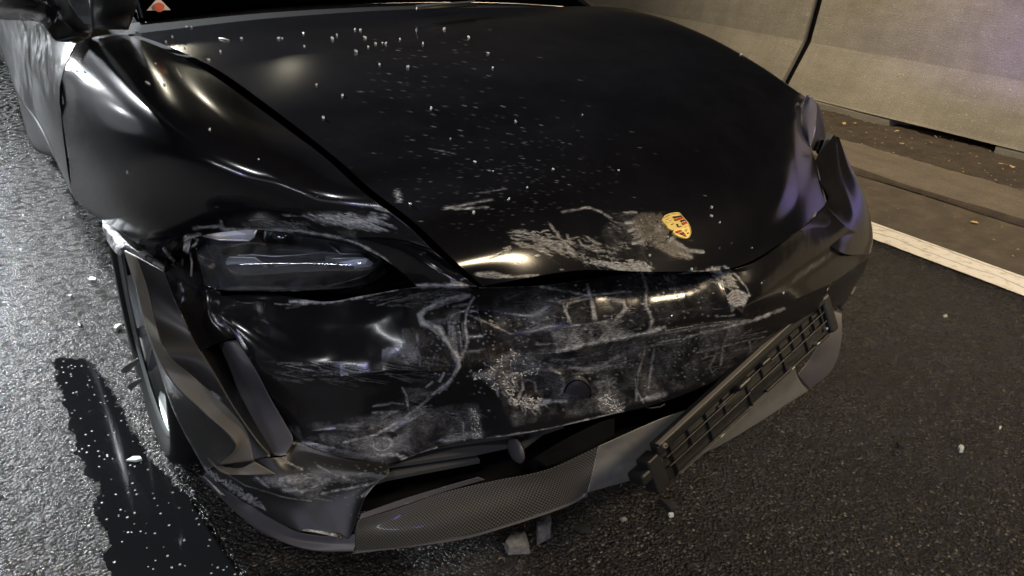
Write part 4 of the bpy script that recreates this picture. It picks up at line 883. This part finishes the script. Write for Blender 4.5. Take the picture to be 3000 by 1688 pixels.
panel('bumper_underside', [[(2380, 938, .368), (2432, 838, .455), (2548, 748, .452)], [(2400, 925, .35), (2445, 870, .39), (2528, 798, .385)], [(2420, 925, .33), (2452, 890, .345), (2495, 850, .33)], [(2438, 905, .31), (2455, 900, .315), (2468, 912, .30)]], M_PAINT2, 40, 40)
tube('plastic_stub', [P(2505, 842, .30), P(2494, 862, .30)], .003, M_PALE, car); tube('plastic_stub', [P(2455, 898, .30), P(2444, 912, .30)], .003, M_PALE, car)
panel('clip_remnant', [[(884, 1555, .152), (890, 1548, .154)], [(930, 1562, .150), (940, 1556, .152)], [(1000, 1578, .147), (1000, 1566, .15)]], M_METAL, 20, 6, crumple=.008, wear=False)
panel('clip_remnant', [[(596, 1396, .195), (602, 1398, .195)], [(622, 1424, .185), (630, 1424, .185)], [(648, 1452, .172), (660, 1452, .172)]], M_METAL, 16, 4, wear=False)
tube('hanging_cable', [P(1880, 1188, .30), P(1905, 1196, .29), P(1935, 1192, .29), P(1948, 1183, .295)], .0022, M_BLK, car)

# ------------------------------------------------------------------ number plate holder hanging at an angle
TL, TR, BR, BL = [Vector(P(*e)) for e in ((1922, 1312, .275), (2405, 868, .425), (2437, 976, .345), (1958, 1412, .200))]
def H(u, v, w=0.0):
    a = TL.lerp(TR, u); b = BL.lerp(BR, u); return a.lerp(b, v)+HN*w
HN = (TR-TL).cross(BL-TL).normalized(); HN = HN*(-1 if HN.y > 0 else 1)
ph = bpy.data.objects.new('number_plate_holder', None); COL.objects.link(ph); ph.parent = car; ph['label'] = 'torn off black number plate holder hanging at an angle'
def hbox(nm, u0, v0, u1, v1, w0, w1, m=None, b=.001):
    V = [H(u0, v0, w0), H(u1, v0, w0), H(u1, v1, w0), H(u0, v1, w0), H(u0, v0, w1), H(u1, v0, w1), H(u1, v1, w1), H(u0, v1, w1)]
    o = mesh_obj(nm, V, [(0, 1, 2, 3), (4, 7, 6, 5), (0, 4, 5, 1), (1, 5, 6, 2), (2, 6, 7, 3), (3, 7, 4, 0)], m or M_PLATE, ph, smooth=False)
    if b: bb = o.modifiers.new('bevel', 'BEVEL'); bb.width = b; bb.segments = 2
    return o
hbox('back_plate', .0, .18, 1, 1, -.006, -.002)
hbox('top_rail', -.01, -.10, 1.0, .17, -.012, .010, b=.004)
hbox('top_lip', -.005, -.12, 1.0, -.07, -.014, .014, M_PLATE, .003)
hbox('pale_edge', .0, -.128, .98, -.112, .002, .0145, M_PALE, 0)  # pale strip paints the highlight along the holder's top edge
hbox('end_cap', .985, .0, 1.03, .96, -.022, .012, b=.006)
hbox('bracket', -.10, .30, .01, .62, -.04, .004, M_BLK, .006)
hbox('bracket', -.06, .1, .0, 1.05, -.03, .006, M_BLK, .004)
for (u0, u1, v) in ((.02, .47, .36), (.02, .47, .62), (.30, .62, .30), (.47, .98, .58), (.62, .98, .34)):
    hbox('rib', u0, v, u1, v+.035, -.002, .007)
for u in (.045, .14, .235, .33, .46, .555, .68, .755, .83, .90, .955):
    v1 = .97 if u in (.045, .235, .46, .68, .83) else .66
    hbox('rib', u, .20, u+.007, v1, -.002, .0065, b=.0006)
hbox('bottom_rail', .04, .93, .44, .985, -.004, .008); hbox('bottom_rail', .55, .90, .97, .96, -.004, .008)
hbox('pale_edge', .05, .986, .42, 1.0, .002, .0078, M_PALE, 0)
for (u, v, du, dv) in ((.09, .48, .02, .03), (.18, .50, .008, .10), (.27, .46, .018, .05), (.38, .44, .02, .03), (.40, .74, .03, .02), (.20, .78, .05, .015), (.11, .76, .03, .02), (.58, .46, .03, .03), (.62, .72, .015, .12), (.72, .46, .03, .04), (.79, .70, .02, .08), (.88, .48, .01, .10), (.52, .70, .03, .02), (.50, .40, .04, .02), (.36, .72, .012, .03), (.93, .42, .02, .03)):
    hbox('slot', u, v, u+du, v+dv, -.0055, -.0012, M_VOID, 0)
for (u, v, du, dv) in ((.62, .50, .03, .012), (.62, .56, .03, .012), (.62, .62, .03, .012), (.37, .56, .03, .012), (.37, .62, .03, .012), (.37, .68, .03, .012), (.13, .60, .05, .01), (.14, .66, .05, .01), (.78, .62, .03, .01), (.70, .62, .025, .01)):
    hbox('tab', u, v, u+du, v+dv, -.002, .0035, b=0)
hbox('catch', .26, .955, .285, 1.0, .0, .012, M_RIML, .001); hbox('catch', .70, .90, .722, .945, .0, .012, M_RIML, .001); hbox('catch', .875, .86, .895, .90, .0, .012, M_RIML, .001); hbox('catch', .955, .72, .97, .78, .0, .010, M_RIML, .002)
hbox('broken_tab', .40, .16, .47, .30, -.002, .022, M_PLATE, .004); hbox('broken_tab', .55, .16, .60, .27, -.002, .018, M_PLATE, .003)
for (u, v) in ((.022, .03),):
    bm = bmesh.new(); bmesh.ops.create_cone(bm, cap_ends=True, segments=20, radius1=.0062, radius2=.005, depth=.004)
    q = HN.to_track_quat('Z', 'Y').to_matrix().to_4x4(); q.translation = H(u, v, .012); bmesh.ops.transform(bm, matrix=q, verts=bm.verts)
    sc_ = bm_obj('screw', bm, M_PALE, ph, smooth=False)
    bm = bmesh.new(); bmesh.ops.create_cone(bm, cap_ends=True, segments=6, radius1=.0025, radius2=.0025, depth=.0012)
    q.translation = H(u, v, .0142); bmesh.ops.transform(bm, matrix=q, verts=bm.verts); bm_obj('socket', bm, M_VOID, sc_)

# ------------------------------------------------------------------ windscreen, cowl, mirror, pillar
panel('windscreen', [[('c', -.74, 1.44, .945), ('c', -.38, 1.50, .965), ('c', 0, 1.52, .97), ('c', .38, 1.50, .965), ('c', .74, 1.44, .945)],
                     [('c', -.70, 1.8, 1.08), ('c', -.36, 1.86, 1.11), ('c', 0, 1.88, 1.12), ('c', .36, 1.86, 1.11), ('c', .70, 1.8, 1.08)],
                     [('c', -.58, 2.45, 1.33), ('c', -.3, 2.5, 1.36), ('c', 0, 2.52, 1.37), ('c', .3, 2.5, 1.36), ('c', .58, 2.45, 1.33)]], M_WINDOW, 30, 40, wear=False)
panel('cowl', [[('c', -.80, 1.36, .925), ('c', -.4, 1.41, .940), ('c', 0, 1.44, .948), ('c', .4, 1.42, .945), ('c', .78, 1.38, .93)], [('c', -.76, 1.45, .944), ('c', -.38, 1.51, .962), ('c', 0, 1.53, .967), ('c', .38, 1.51, .962), ('c', .76, 1.45, .944)]], M_VOID, 8, 40, wear=False)
panel('quarter_trim', [[(258, -60, 1.13), (330, -60, 1.12), (420, -60, 1.08)], [(264, 20, 1.02), (330, 20, 1.01), (400, 20, 1.0)], [(270, 84, .945), (325, 86, .945), (376, 88, .945)]], M_BLK, 12, 10, wear=False)
panel('dashboard', [[('c', -.7, 1.50, .93), ('c', 0, 1.58, .95), ('c', .7, 1.5, .93)], [('c', -.7, 2.1, .95), ('c', 0, 2.15, .98), ('c', .7, 2.1, .95)]], M_VOID, 6, 8, wear=False)
wp = [P(1222, 27, .985), P(1300, 21, .985), P(1396, 13, .985)]
wiper = tube('wiper', wp, .006, M_BLK, car, 6)
mesh_obj('blade', [Vector(wp[0])+Vector((0, 0, .007)), Vector(wp[2])+Vector((0, 0, .007)), Vector(wp[2])+Vector((0, .012, .010)), Vector(wp[0])+Vector((0, .012, .010))], [(0, 1, 2, 3)], mat('wiper_rubber', (.06, .06, .06), .3), wiper)
# warning sticker on the windscreen
tri = [P(429, 33, 1.0), P(463, -6, 1.03), P(499, 31, 1.0)]; tri = [Vector(q)+Vector((0, -.004, .002)) for q in tri]; ce = sum(tri, Vector())/3
st = mesh_obj('warning_sticker', tri+[q+Vector((0, .002, -.001)) for q in tri], [(0, 1, 2), (3, 5, 4), (0, 3, 4, 1), (1, 4, 5, 2), (2, 5, 3, 0)], mat('sticker_white', (.8, .68, .6), .5), car, smooth=False)
cc_ = [ce+Vector((.012*cos(a)*(1+.2*sin(3*a)), -.003, .011*sin(a)-.003)) for a in np.linspace(0, 2*pi, 14)[:-1]]
mesh_obj('glyph', cc_, [tuple(range(13))], mat('sticker_red', (.6, .12, .06), .5), st, smooth=False)
panel('pillar', [[(150, -60, 1.1), (190, -60, 1.12)], [(165, 10, 1.0), (200, 0, 1.03)], [(190, 62, .95), (222, 40, .98)], [(232, 100, .915), (262, 84, .94)]], M_BLK, 24, 10, wear=False)
panel('side_window', [[(190, -60, 1.12), (255, -60, 1.13)], [(202, 0, 1.03), (262, -5, 1.05)], [(224, 42, .98), (266, 40, .99)], [(250, 72, .95), (268, 74, .95)]], mat('lit_window', (.35, .38, .38), .12, .4), 24, 12, wear=False)
mir = bpy.data.objects.new('wing_mirror', None); COL.objects.link(mir); mir.parent = car
panel('shell', [[(-120, 40, .92), (-60, 54, .92), (0, 56, .925), (60, 60, .93), (108, 64, .935), (140, 88, .935)],
                [(-120, 0, .96), (-60, 10, .98), (0, 15, .99), (60, 18, .99), (130, 30, .98), (165, 60, .96)],
                [(-120, -60, 1.0), (-60, -60, 1.03), (0, -60, 1.04), (60, -60, 1.04), (130, -50, 1.03), (185, 0, 1.0)],
                [(-120, -160, 1.02), (-60, -170, 1.05), (0, -170, 1.06), (60, -165, 1.06), (130, -150, 1.05), (200, -80, 1.02)]], M_PAINT, 30, 40, wear=False, parent=mir)
panel('stalk', [[(110, 66, .925), (140, 40, .95)], [(140, 92, .915), (180, 60, .94)], [(162, 118, .905), (225, 90, .925)], [(200, 122, .90), (262, 100, .925)]], M_BLK, 20, 12, wear=False, parent=mir)

# ------------------------------------------------------------------ rest of the car beyond the frame (rear body, cabin, floor)
def loft(name, secs, m, parent=car):
    V = []; Fc = []; n = len(secs[0])
    for s in secs: V += s
    for j in range(len(secs)-1):
        for i in range(n): Fc.append((j*n+i, j*n+(i+1) % n, (j+1)*n+(i+1) % n, (j+1)*n+i))
    Fc.append(tuple(range(n))); Fc.append(tuple((len(secs)-1)*n+i for i in range(n))[::-1])
    return mesh_obj(name, V, Fc, m, parent)
def sec(y, w, zb_, zt_, wt): return [(-w*.94, y, zb_), (-w, y, (zb_+zt_)/2), (-w*.96, y, zt_-.08), (-wt, y, zt_), (wt, y, zt_), (w*.96, y, zt_-.08), (w, y, (zb_+zt_)/2), (w*.94, y, zb_)]
loft('rear_body', [sec(1.75, .90, .2, .86, .70), sec(2.4, .90, .18, .88, .72), sec(3.3, .90, .18, .90, .75), sec(4.1, .92, .22, .92, .74), sec(4.8, .88, .28, .85, .70), sec(4.96, .78, .35, .72, .6)], M_PAINT)
loft('cabin', [sec(1.95, .70, .86, 1.02, .60), sec(2.45, .68, .86, 1.33, .52), sec(3.1, .67, .87, 1.37, .50), sec(3.9, .64, .88, 1.22, .46), sec(4.5, .60, .88, 1.0, .44)], M_PAINT)
loft('underbody', [sec(.66, .55, .13, .40, .5), sec(1.2, .60, .13, .60, .56), sec(1.75, .85, .13, .6, .7)], M_VOID)
loft('engine_bay', [[(-.40, .50, .2), (-.40, .50, .62), (.50, .50, .62), (.50, .50, .2)], [(-.66, .9, .2), (-.66, .9, .76), (.7, .9, .76), (.7, .9, .2)], [(-.66, 1.35, .2), (-.66, 1.35, .86), (.72, 1.35, .86), (.72, 1.35, .2)]], M_VOID)
loft('arch_liner', [[(-.70, .72, .3), (-.70, .72, .50), (-.86, .72, .50), (-.86, .72, .47)], [(-.70, .93, .3), (-.70, .93, .80), (-.88, .95, .66), (-.88, .95, .62)], [(-.70, 1.36, .2), (-.70, 1.36, .80), (-.90, 1.36, .66), (-.90, 1.36, .2)]], M_VOID)
panel('right_wing_side', [[('c', .95, .62, .62), ('c', .955, .95, .62), ('c', .98, 1.36, .66), ('c', .95, 1.8, .84)], [('c', .94, .60, .40), ('c', .95, .62, .50), ('c', .96, 1.32, .50), ('c', .95, 1.8, .20)]], M_PAINT, 12, 40, wear=False, hit=False)

# ------------------------------------------------------------------ badge
bvh = BVHTree.FromPolygons([Vector(v) for v in BV], BF)
camc = Vector(to_car(CAMP))
def hit(px, py):
    d = Vector(to_car(CAMP+ray(px, py)))-camc; d.normalize(); h = bvh.ray_cast(camc, d)
    return (h[0], h[1] if h[1].dot(-d) > 0 else -h[1]) if h[0] else (None, None)
M_GOLD = mat('badge_gold', (.80, .60, .18), .34, .3); M_RED = mat('badge_red', (.42, .03, .02), .3); M_BKE = mat('badge_black', (.01, .01, .01), .3)
B0 = (1850, 600, 10.304)
def bz(pts): return [(B0[0]+x/B0[2], B0[1]+y/B0[2]) for x, y in pts]
def flake(name, px, mt, lift, parent, th=.0012):
    hs = [hit(*q) for q in px]; hs = [(a, b) for a, b in hs if a]
    nm = sum((b for a, b in hs), Vector()).normalized(); top_ = [a+nm*lift for a, b in hs]; n = len(top_); V = top_+[q-nm*th for q in top_]
    return mesh_obj(name, V, [tuple(range(n)), tuple(range(n, 2*n))[::-1]]+[(i, (i+1) % n, n+(i+1) % n, n+i) for i in range(n)], mt, parent, smooth=False)
bd = flake('badge', bz([(880, 480), (980, 370), (1120, 310), (1280, 285), (1405, 290), (1470, 360), (1560, 470), (1650, 570), (1710, 680), (1740, 780), (1745, 880), (1720, 970), (1670, 1030), (1600, 1048), (1500, 1030), (1400, 1000), (1290, 940), (1210, 870), (1250, 800), (1170, 790), (1060, 730), (1040, 660), (960, 590)]), M_GOLD, .004, car, .004)
bd['label'] = 'gold shield badge with red and black bars, partly scraped'
for pts, m in (([(1200, 405), (1420, 372), (1480, 378), (1500, 395), (1245, 455)], M_BKE), ([(1245, 485), (1500, 402), (1545, 455), (1300, 530)], M_RED), ([(1425, 520), (1530, 475), (1590, 520), (1465, 565)], M_BKE), ([(1475, 590), (1600, 535), (1650, 595), (1520, 650)], M_RED),
               ([(1265, 850), (1420, 795), (1500, 840), (1350, 900)], M_RED), ([(1390, 905), (1510, 860), (1565, 915), (1490, 945)], M_BKE), ([(1500, 950), (1570, 920), (1620, 995), (1560, 985)], M_RED)):
    flake('enamel_bar', bz(pts), m, .0056, bd)
for pts in ([(900, 470), (1010, 395), (1120, 345), (1110, 360), (1010, 415)], [(960, 520), (1060, 460), (1120, 440), (1050, 480)], [(1030, 570), (1100, 530), (1170, 490), (1120, 540)], [(1140, 640), (1240, 590), (1200, 640)], [(1540, 740), (1650, 680), (1600, 720)], [(1560, 800), (1670, 760), (1600, 810)], [(1580, 850), (1640, 800), (1620, 840)], [(1630, 880), (1680, 870), (1680, 905), (1640, 910)],
            [(1310, 620), (1370, 620), (1370, 690), (1460, 680), (1480, 690), (1400, 715), (1340, 700), (1340, 655)]):
    flake('engraving', bz(pts), M_BKE, .0054, bd)
_rim = [hit(*q) for q in bz([(880, 480), (980, 370), (1120, 310), (1280, 285), (1405, 290), (1470, 360), (1560, 470), (1650, 570), (1710, 680), (1740, 780), (1745, 880), (1720, 970), (1670, 1030), (1600, 1048), (1500, 1030), (1400, 1000), (1290, 940), (1210, 870)])]
tube('badge_rim', [a_+b_*.0048 for a_, b_ in _rim if a_], .0009, M_GOLD, bd, 6)
M_SILV = mat('antler_relief', (.9, .72, .3), .35, .4)
for pts in ([(1180, 330), (1400, 300), (1420, 312), (1190, 345)], [(1000, 560), (1130, 545), (1160, 560), (1020, 590)]):
    flake('relief', bz(pts), M_SILV, .0062, bd)

# curled shavings of plastic and paint: small real slivers standing on the scrapes
M_SHAV = mat('plastic_shaving', (.55, .53, .48), .55)
def sliver(px, py, ang, ln, w, lift):
    a = radians(ang); pts = []
    for k in range(5):
        u = k/4-.5; x, y = px+cos(a)*ln*u-sin(a)*ln*.25*(u*u), py+sin(a)*ln*u+cos(a)*ln*.25*(u*u); h, nn = hit(x, y)
        if not h: return None
        pts.append((h+nn*(.0006+lift*sin(pi*(k+.5)/5)), nn))
    V = []; Fc = []
    for k, (p, nn) in enumerate(pts):
        tdir = (pts[min(k+1, 4)][0]-pts[max(k-1, 0)][0]).normalized(); s = tdir.cross(nn)*w*(.2+sin(pi*(k+.5)/5)); V += [p-s, p+s, p+nn*.0008]
    for k in range(4): Fc += [(k*3, k*3+2, k*3+5, k*3+3), (k*3+2, k*3+1, k*3+4, k*3+5), (k*3, k*3+3, k*3+4, k*3+1)]
    return V, Fc
SV = []; SF = []
def slivers(poly, n, ang, sp, ln, w, lift=.003):
    n = int(n*1.3); ln *= .40; w *= .62; lift *= .7
    xs = [p[0] for p in poly]; ys = [p[1] for p in poly]; k = 0; tr = 0
    while k < n and tr < n*20:
        tr += 1; p = (random.uniform(min(xs), max(xs)), random.uniform(min(ys), max(ys)))
        if not inside(p, poly): continue
        s = sliver(p[0], p[1], ang+random.gauss(0, sp), ln*random.uniform(.4, 1.2), w*random.uniform(.5, 1.3), lift*random.uniform(.2, 1.2)); k += 1
        if s: b = len(SV); SV.extend(s[0]); SF.extend([tuple(i+b for i in f) for f in s[1]])
slivers(Z(6, [(160, 1142), (340, 1030), (400, 978), (540, 1040), (620, 1092), (560, 1130), (445, 1150), (420, 1270), (300, 1220)]), 70, 20, 40, 26, .0016)
slivers(Z(6, [(360, 1290), (450, 1270), (620, 1280), (550, 1350), (470, 1325)]), 34, 10, 40, 22, .002, .004)
slivers(Z(6, [(930, 1285), (990, 1250), (1060, 1300), (1085, 1370), (1010, 1350)]), 30, 50, 50, 20, .0018, .004)
slivers(Z(6, [(860, 440), (1230, 470), (1230, 505), (1000, 480)]), 26, 14, 12, 28, .0012)
slivers(Z(6, [(370, 262), (620, 265), (640, 290), (400, 300)]), 20, 12, 8, 30, .0008, .001)
slivers(Z(6, [(1110, 180), (1220, 150), (1330, 200), (1400, 330), (1200, 340)]), 24, -15, 30, 16, .0009, .003)
slivers(Z(5, [(940, 185), (1240, 175), (1440, 235), (1200, 250)]), 24, 18, 5, 40, .0009, .001)
slivers(Z(8, [(990, 400), (1040, 410), (1090, 600), (1030, 600)]), 26, 60, 30, 12, .0012, .003)
slivers(Z(5, [(95, 340), (200, 330), (150, 400), (100, 440)]), 14, -50, 40, 16, .002, .004)
tag(mesh_obj('plastic_shavings', SV, SF, M_SHAV, car, smooth=False), kind='stuff')

# ------------------------------------------------------------------ crumbs of glass on the car (each its own thing)
proto = []
for k in range(5):
    bm = bmesh.new(); bmesh.ops.create_icosphere(bm, subdivisions=1, radius=1)
    for v in bm.verts: v.co *= random.uniform(.6, 1.25)
    me = bpy.data.meshes.new('glass_crumb'); bm.to_mesh(me); bm.free(); me.materials.append(M_SHARD); proto.append(me)
cr_pts = Z(2, [(35, 238), (56, 235), (190, 283), (360, 240), (387, 217), (498, 183), (530, 185), (557, 232), (503, 317), (577, 288), (622, 268), (663, 262), (685, 268), (770, 240), (909, 268), (1037, 180), (1185, 230), (1302, 327), (1332, 415), (1875, 700), (307, 720), (958, 660), (817, 410), (647, 395), (1335, 1040), (755, 1185), (2097, 1035), (1697, 1030), (1215, 1293), (1428, 1213), (263, 518), (421, 583), (1075, 845), (1222, 985), (1540, 1140), (1470, 740), (830, 1240)])
cr_pts += Z(1, [(960, 230), (1137, 340), (1175, 300), (1308, 340), (1335, 425), (1475, 428), (1220, 262), (1320, 195), (1355, 195), (1708, 275), (1560, 370), (1485, 925), (2145, 240), (575, 425), (505, 500), (548, 505), (602, 515), (1162, 605), (1100, 455), (1830, 1130), (908, 1218)])
cr_pts += Z(3, [(672, 291), (515, 1102), (512, 1148), (556, 1183), (727, 1317)]) + Z(6, [(1500, 495), (1215, 462), (1245, 412), (1470, 655), (1415, 660), (1925, 578), (2055, 638), (1380, 775)])
CR_LABEL = 'tiny glinting crumb of broken glass lying on the black bodywork'
for i, (x, y) in enumerate(cr_pts):
    h, nn = hit(x, y)
    if not h: continue
    s = random.uniform(.0022, .0038)*(1.25 if i in (6, 7, 8, 15, 18, 19, 20) else 1)*(1.0 if y > 320 else 1.25)
    o = bpy.data.objects.new('glass_crumb', proto[i % 5]); COL.objects.link(o)
    o.location = Vector(to_world(np.array(h)))+nn*s*.5; o.scale = (s, s*random.uniform(.6, 1), s*random.uniform(.7, 1.1)); o.rotation_euler = (random.random()*6, random.random()*6, random.random()*6)
    
    zone = 'on the wing beside the door' if x < 385 and y < 450 else ('along the open gap at the rear of the bonnet' if x < 640 and y < 200 else ('across the rear of the bonnet' if y < 170 else ('on the middle of the bonnet' if y < 560 and x < 1990 else ('around the gold badge and its scrapes' if y < 790 else 'on the bumper shelf right of the scrapes'))))
    tag(o, 'tiny glinting crumb of broken glass '+zone, 'glass crumb', 'glass crumbs '+zone)
for (x, y, a, L) in ((515, 203, 60, 30), (427, 242, 30, 14), (642, 114, 12, 30)):
    h, nn = hit(x, y); h2, n2 = hit(x+cos(radians(a))*L, y+sin(radians(a))*L)
    if h and h2:
        p1, p2 = Vector(to_world(np.array(h)))+nn*.002, Vector(to_world(np.array(h2)))+n2*.002
        o = tube('paint_sliver', [p1, (p1+p2)/2, p2], .0022, M_SHAV, None, 5, True)
        tag(o, {203: 'pale sliver of plastic on the wing beside the two lamp reflections', 242: 'short pale plastic chip on the wing near the door', 114: 'thin grey sliver of plastic at the rear of the bonnet'}[y], 'sliver')

# ------------------------------------------------------------------ debris on the road
def chip(name, pts, h, m, label, cat, group=None, tilt=0.0):
    q = [Vector(G(x, y, .002)) for x, y in pts]; ce = sum(q, Vector())/len(q); n = len(q)
    lo = [v-ce for v in q]; hi = [(v-ce)*.9+Vector((0, 0, h*random.uniform(.75, 1.2)+tilt*(v-ce).dot(Vector((1, .6, 0))))) for v in q]
    ap = Vector((0, 0, h*1.12)); V = lo+hi+[ap]
    o = mesh_obj(name, V, [tuple(range(n))[::-1]]+[(i, (i+1) % n, n+(i+1) % n, n+i) for i in range(n)]+[(n+i, n+(i+1) % n, 2*n) for i in range(n)], m, smooth=False)
    o.location = ce; return tag(o, label, cat, group)
M_CHIP = mat('broken_plastic', (.2, .19, .18), .6); M_CHIPD = mat('broken_dark_plastic', (.03, .03, .03), .35); M_CHIPW = mat('clear_chip', (.55, .62, .58), .15)
t = NT(M_CHIP); t.l(t.ramp(t.noise(t.coord(), 80, 5), [(.3, (.09, .088, .085)), (.7, (.24, .23, .22))]), t.b.inputs['Base Color'])
chip('plastic_shard', Z(8, [(1215, 1275), (1245, 1235), (1345, 1205), (1375, 1300), (1370, 1312), (1240, 1318)]), .022, M_CHIP, 'broad grey plastic shard lying in the shadow under the splitter', 'debris')
chip('plastic_shard', Z(8, [(1410, 1180), (1420, 1155), (1500, 1120), (1508, 1180), (1500, 1215), (1415, 1260)]), .03, M_CHIP, 'upright grey plastic shard closest to the carbon splitter', 'debris')
chip('plastic_shard', Z(8, [(1640, 1150), (1700, 1140), (1750, 1175), (1690, 1185)]), .008, M_CHIPD, 'flat black plastic flake under the grey lip', 'debris')
chip('plastic_shard', Z(8, [(2160, 985), (2220, 1000), (2280, 1010), (2270, 1055), (2240, 1050)]), .010, M_CHIPD, 'black pointed plastic piece on the asphalt below the plate holder', 'debris')
chip('glass_chip', Z(8, [(2225, 1075), (2255, 1068), (2262, 1085), (2235, 1090)]), .008, M_CHIPW, 'pale chip at the tip of the black pointed plastic piece', 'debris')
chip('plastic_shard', Z(8, [(1925, 1100), (1960, 1088), (1975, 1105), (1940, 1118)]), .006, M_CHIP, 'small grey flake at the edge of the car shadow', 'debris')
chip('glass_chip', Z(7, [(355, 745), (400, 722), (450, 725), (460, 740), (420, 750)]), .008, M_CHIPW, 'pale green glass chip in the spilled fluid below the front wheel', 'debris')
chip('glass_chip', Z(9, [(1820, 1110), (1835, 1100), (1852, 1115), (1850, 1135), (1830, 1135)]), .009, M_CHIPW, 'white glass chip alone on the open asphalt right of the car', 'debris')
chip('plastic_shard', Z(9, [(1495, 1085), (1510, 1085), (1545, 1110), (1540, 1118), (1510, 1108)]), .006, M_CHIPD, 'small black curled piece on the asphalt right of the plate holder', 'debris')
chip('glass_chip', Z(9, [(1742, 408), (1765, 404), (1768, 414), (1748, 418)]), .005, M_CHIPW, 'tiny pale chip on the asphalt below the white line', 'debris')
chip('glass_chip', Z(9, [(2038, 1000), (2052, 1000), (2052, 1010), (2040, 1012)]), .005, M_CHIPW, 'tiny pale chip near the right edge of the photo', 'debris')
chip('plastic_shard', Z(4, [(622, 775), (650, 762), (688, 772), (684, 786), (640, 790)]), .008, M_CHIP, 'grey plastic shard on asphalt left of the front wheel', 'debris')
chip('plastic_shard', Z(4, [(470, 890), (500, 880), (520, 888), (500, 902)]), .006, M_CHIP, 'small grey plastic shard on asphalt left of the larger one', 'debris')
chip('stone', Z(4, [(255, 508), (272, 510), (270, 525), (256, 522)]), .008, M_CHIPD, 'dark pebble on the pale asphalt, highest on the left side', 'stone')
chip('stone', Z(4, [(550, 1100), (570, 1092), (588, 1104), (575, 1118), (555, 1114)]), .012, M_CHIPD, 'dark pebble on asphalt beside the tyre', 'stone')
chip('stone', Z(4, [(318, 1000), (332, 998), (334, 1016), (320, 1016)]), .008, M_CHIP, 'grey pebble above the spilled fluid', 'stone')
chip('plastic_shard', Z(4, [(805, 1135), (820, 1108), (858, 1100), (860, 1112), (825, 1140)]), .012, M_CHIPW, 'greenish broken strip poking out beside the tyre', 'debris')
# fallen leaves in the gutter
M_LEAF = mat('dry_leaf', (.50, .36, .15), .7)
def leaf(x, y, s, a, label, zz=.03):
    bm = bmesh.new(); out = [(0, -1), (.35, -.5), (.7, -.45), (.5, 0), (.75, .3), (.35, .45), (0, 1), (-.35, .5), (-.7, .35), (-.5, 0), (-.65, -.4), (-.3, -.55)]
    ce = bm.verts.new((0, 0, .1)); vs = [bm.verts.new((p*1, q*1, .18*abs(p)+random.uniform(0, .15))) for p, q in out]
    for i in range(len(vs)): bm.faces.new((ce, vs[i], vs[(i+1) % len(vs)]))
    o = bm_obj('dry_leaf', bm, M_LEAF); o.location = G(x, y, zz); o.scale = (s, s, s); o.rotation_euler = (random.uniform(-.3, .3), random.uniform(-.3, .3), a)
    sm = o.modifiers.new('thickness', 'SOLIDIFY'); sm.thickness = .03; return tag(o, label, 'leaf', 'dry leaves in the gutter')
leaf(2855, 652, .020, .4, 'yellow leaf on the brown shoulder beyond the white line', .01)
leaf(2938, 482, .030, 1.2, 'largest yellow leaf at the foot of the barrier', .045); leaf(2965, 489, .024, 2.2, 'yellow leaf just right of the largest leaf at the barrier foot', .04)
leaf(2437, 338, .020, .3, 'pale leaf in the dirt nearest the headlight', .04); leaf(2473, 362, .018, 1.9, 'pale leaf in the dirt, second from the headlight', .04)
leaf(2627, 385, .020, .9, 'pale leaf in front of the drain slot', .04); leaf(2642, 421, .020, 2.5, 'pale leaf at the border of dirt and gutter', .03); leaf(2505, 361, .014, 2.5, 'small pale leaf halfway between headlight and drain slot', .04)
# litter in the dirt strip
LV = []; LF = []
for i in range(420):
    y = random.uniform(1.2, 6); x = random.uniform(4.42, 5.12) if random.random() < .8 else random.uniform(3.4, 4.4); s = random.uniform(.002, .008); z = .036 if x > 4.45 else (.03 if x > 4 else .006); a = random.random()*6; b = len(LV)
    for (p, q, r) in ((-1, -.6, 0), (1, -.5, 0), (.8, .7, 0), (-.7, .6, 0), (0, 0, .7)): LV.append((x+s*(p*cos(a)-q*sin(a)), y+s*(p*sin(a)+q*cos(a)), z+s*r))
    LF += [(b, b+1, b+4), (b+1, b+2, b+4), (b+2, b+3, b+4), (b+3, b, b+4)]
tag(mesh_obj('gutter_litter', LV, LF, mat('litter', (.30, .22, .12), .8), smooth=False), 'scattered crumbs of dry litter along the gutter', 'litter', kind='stuff')
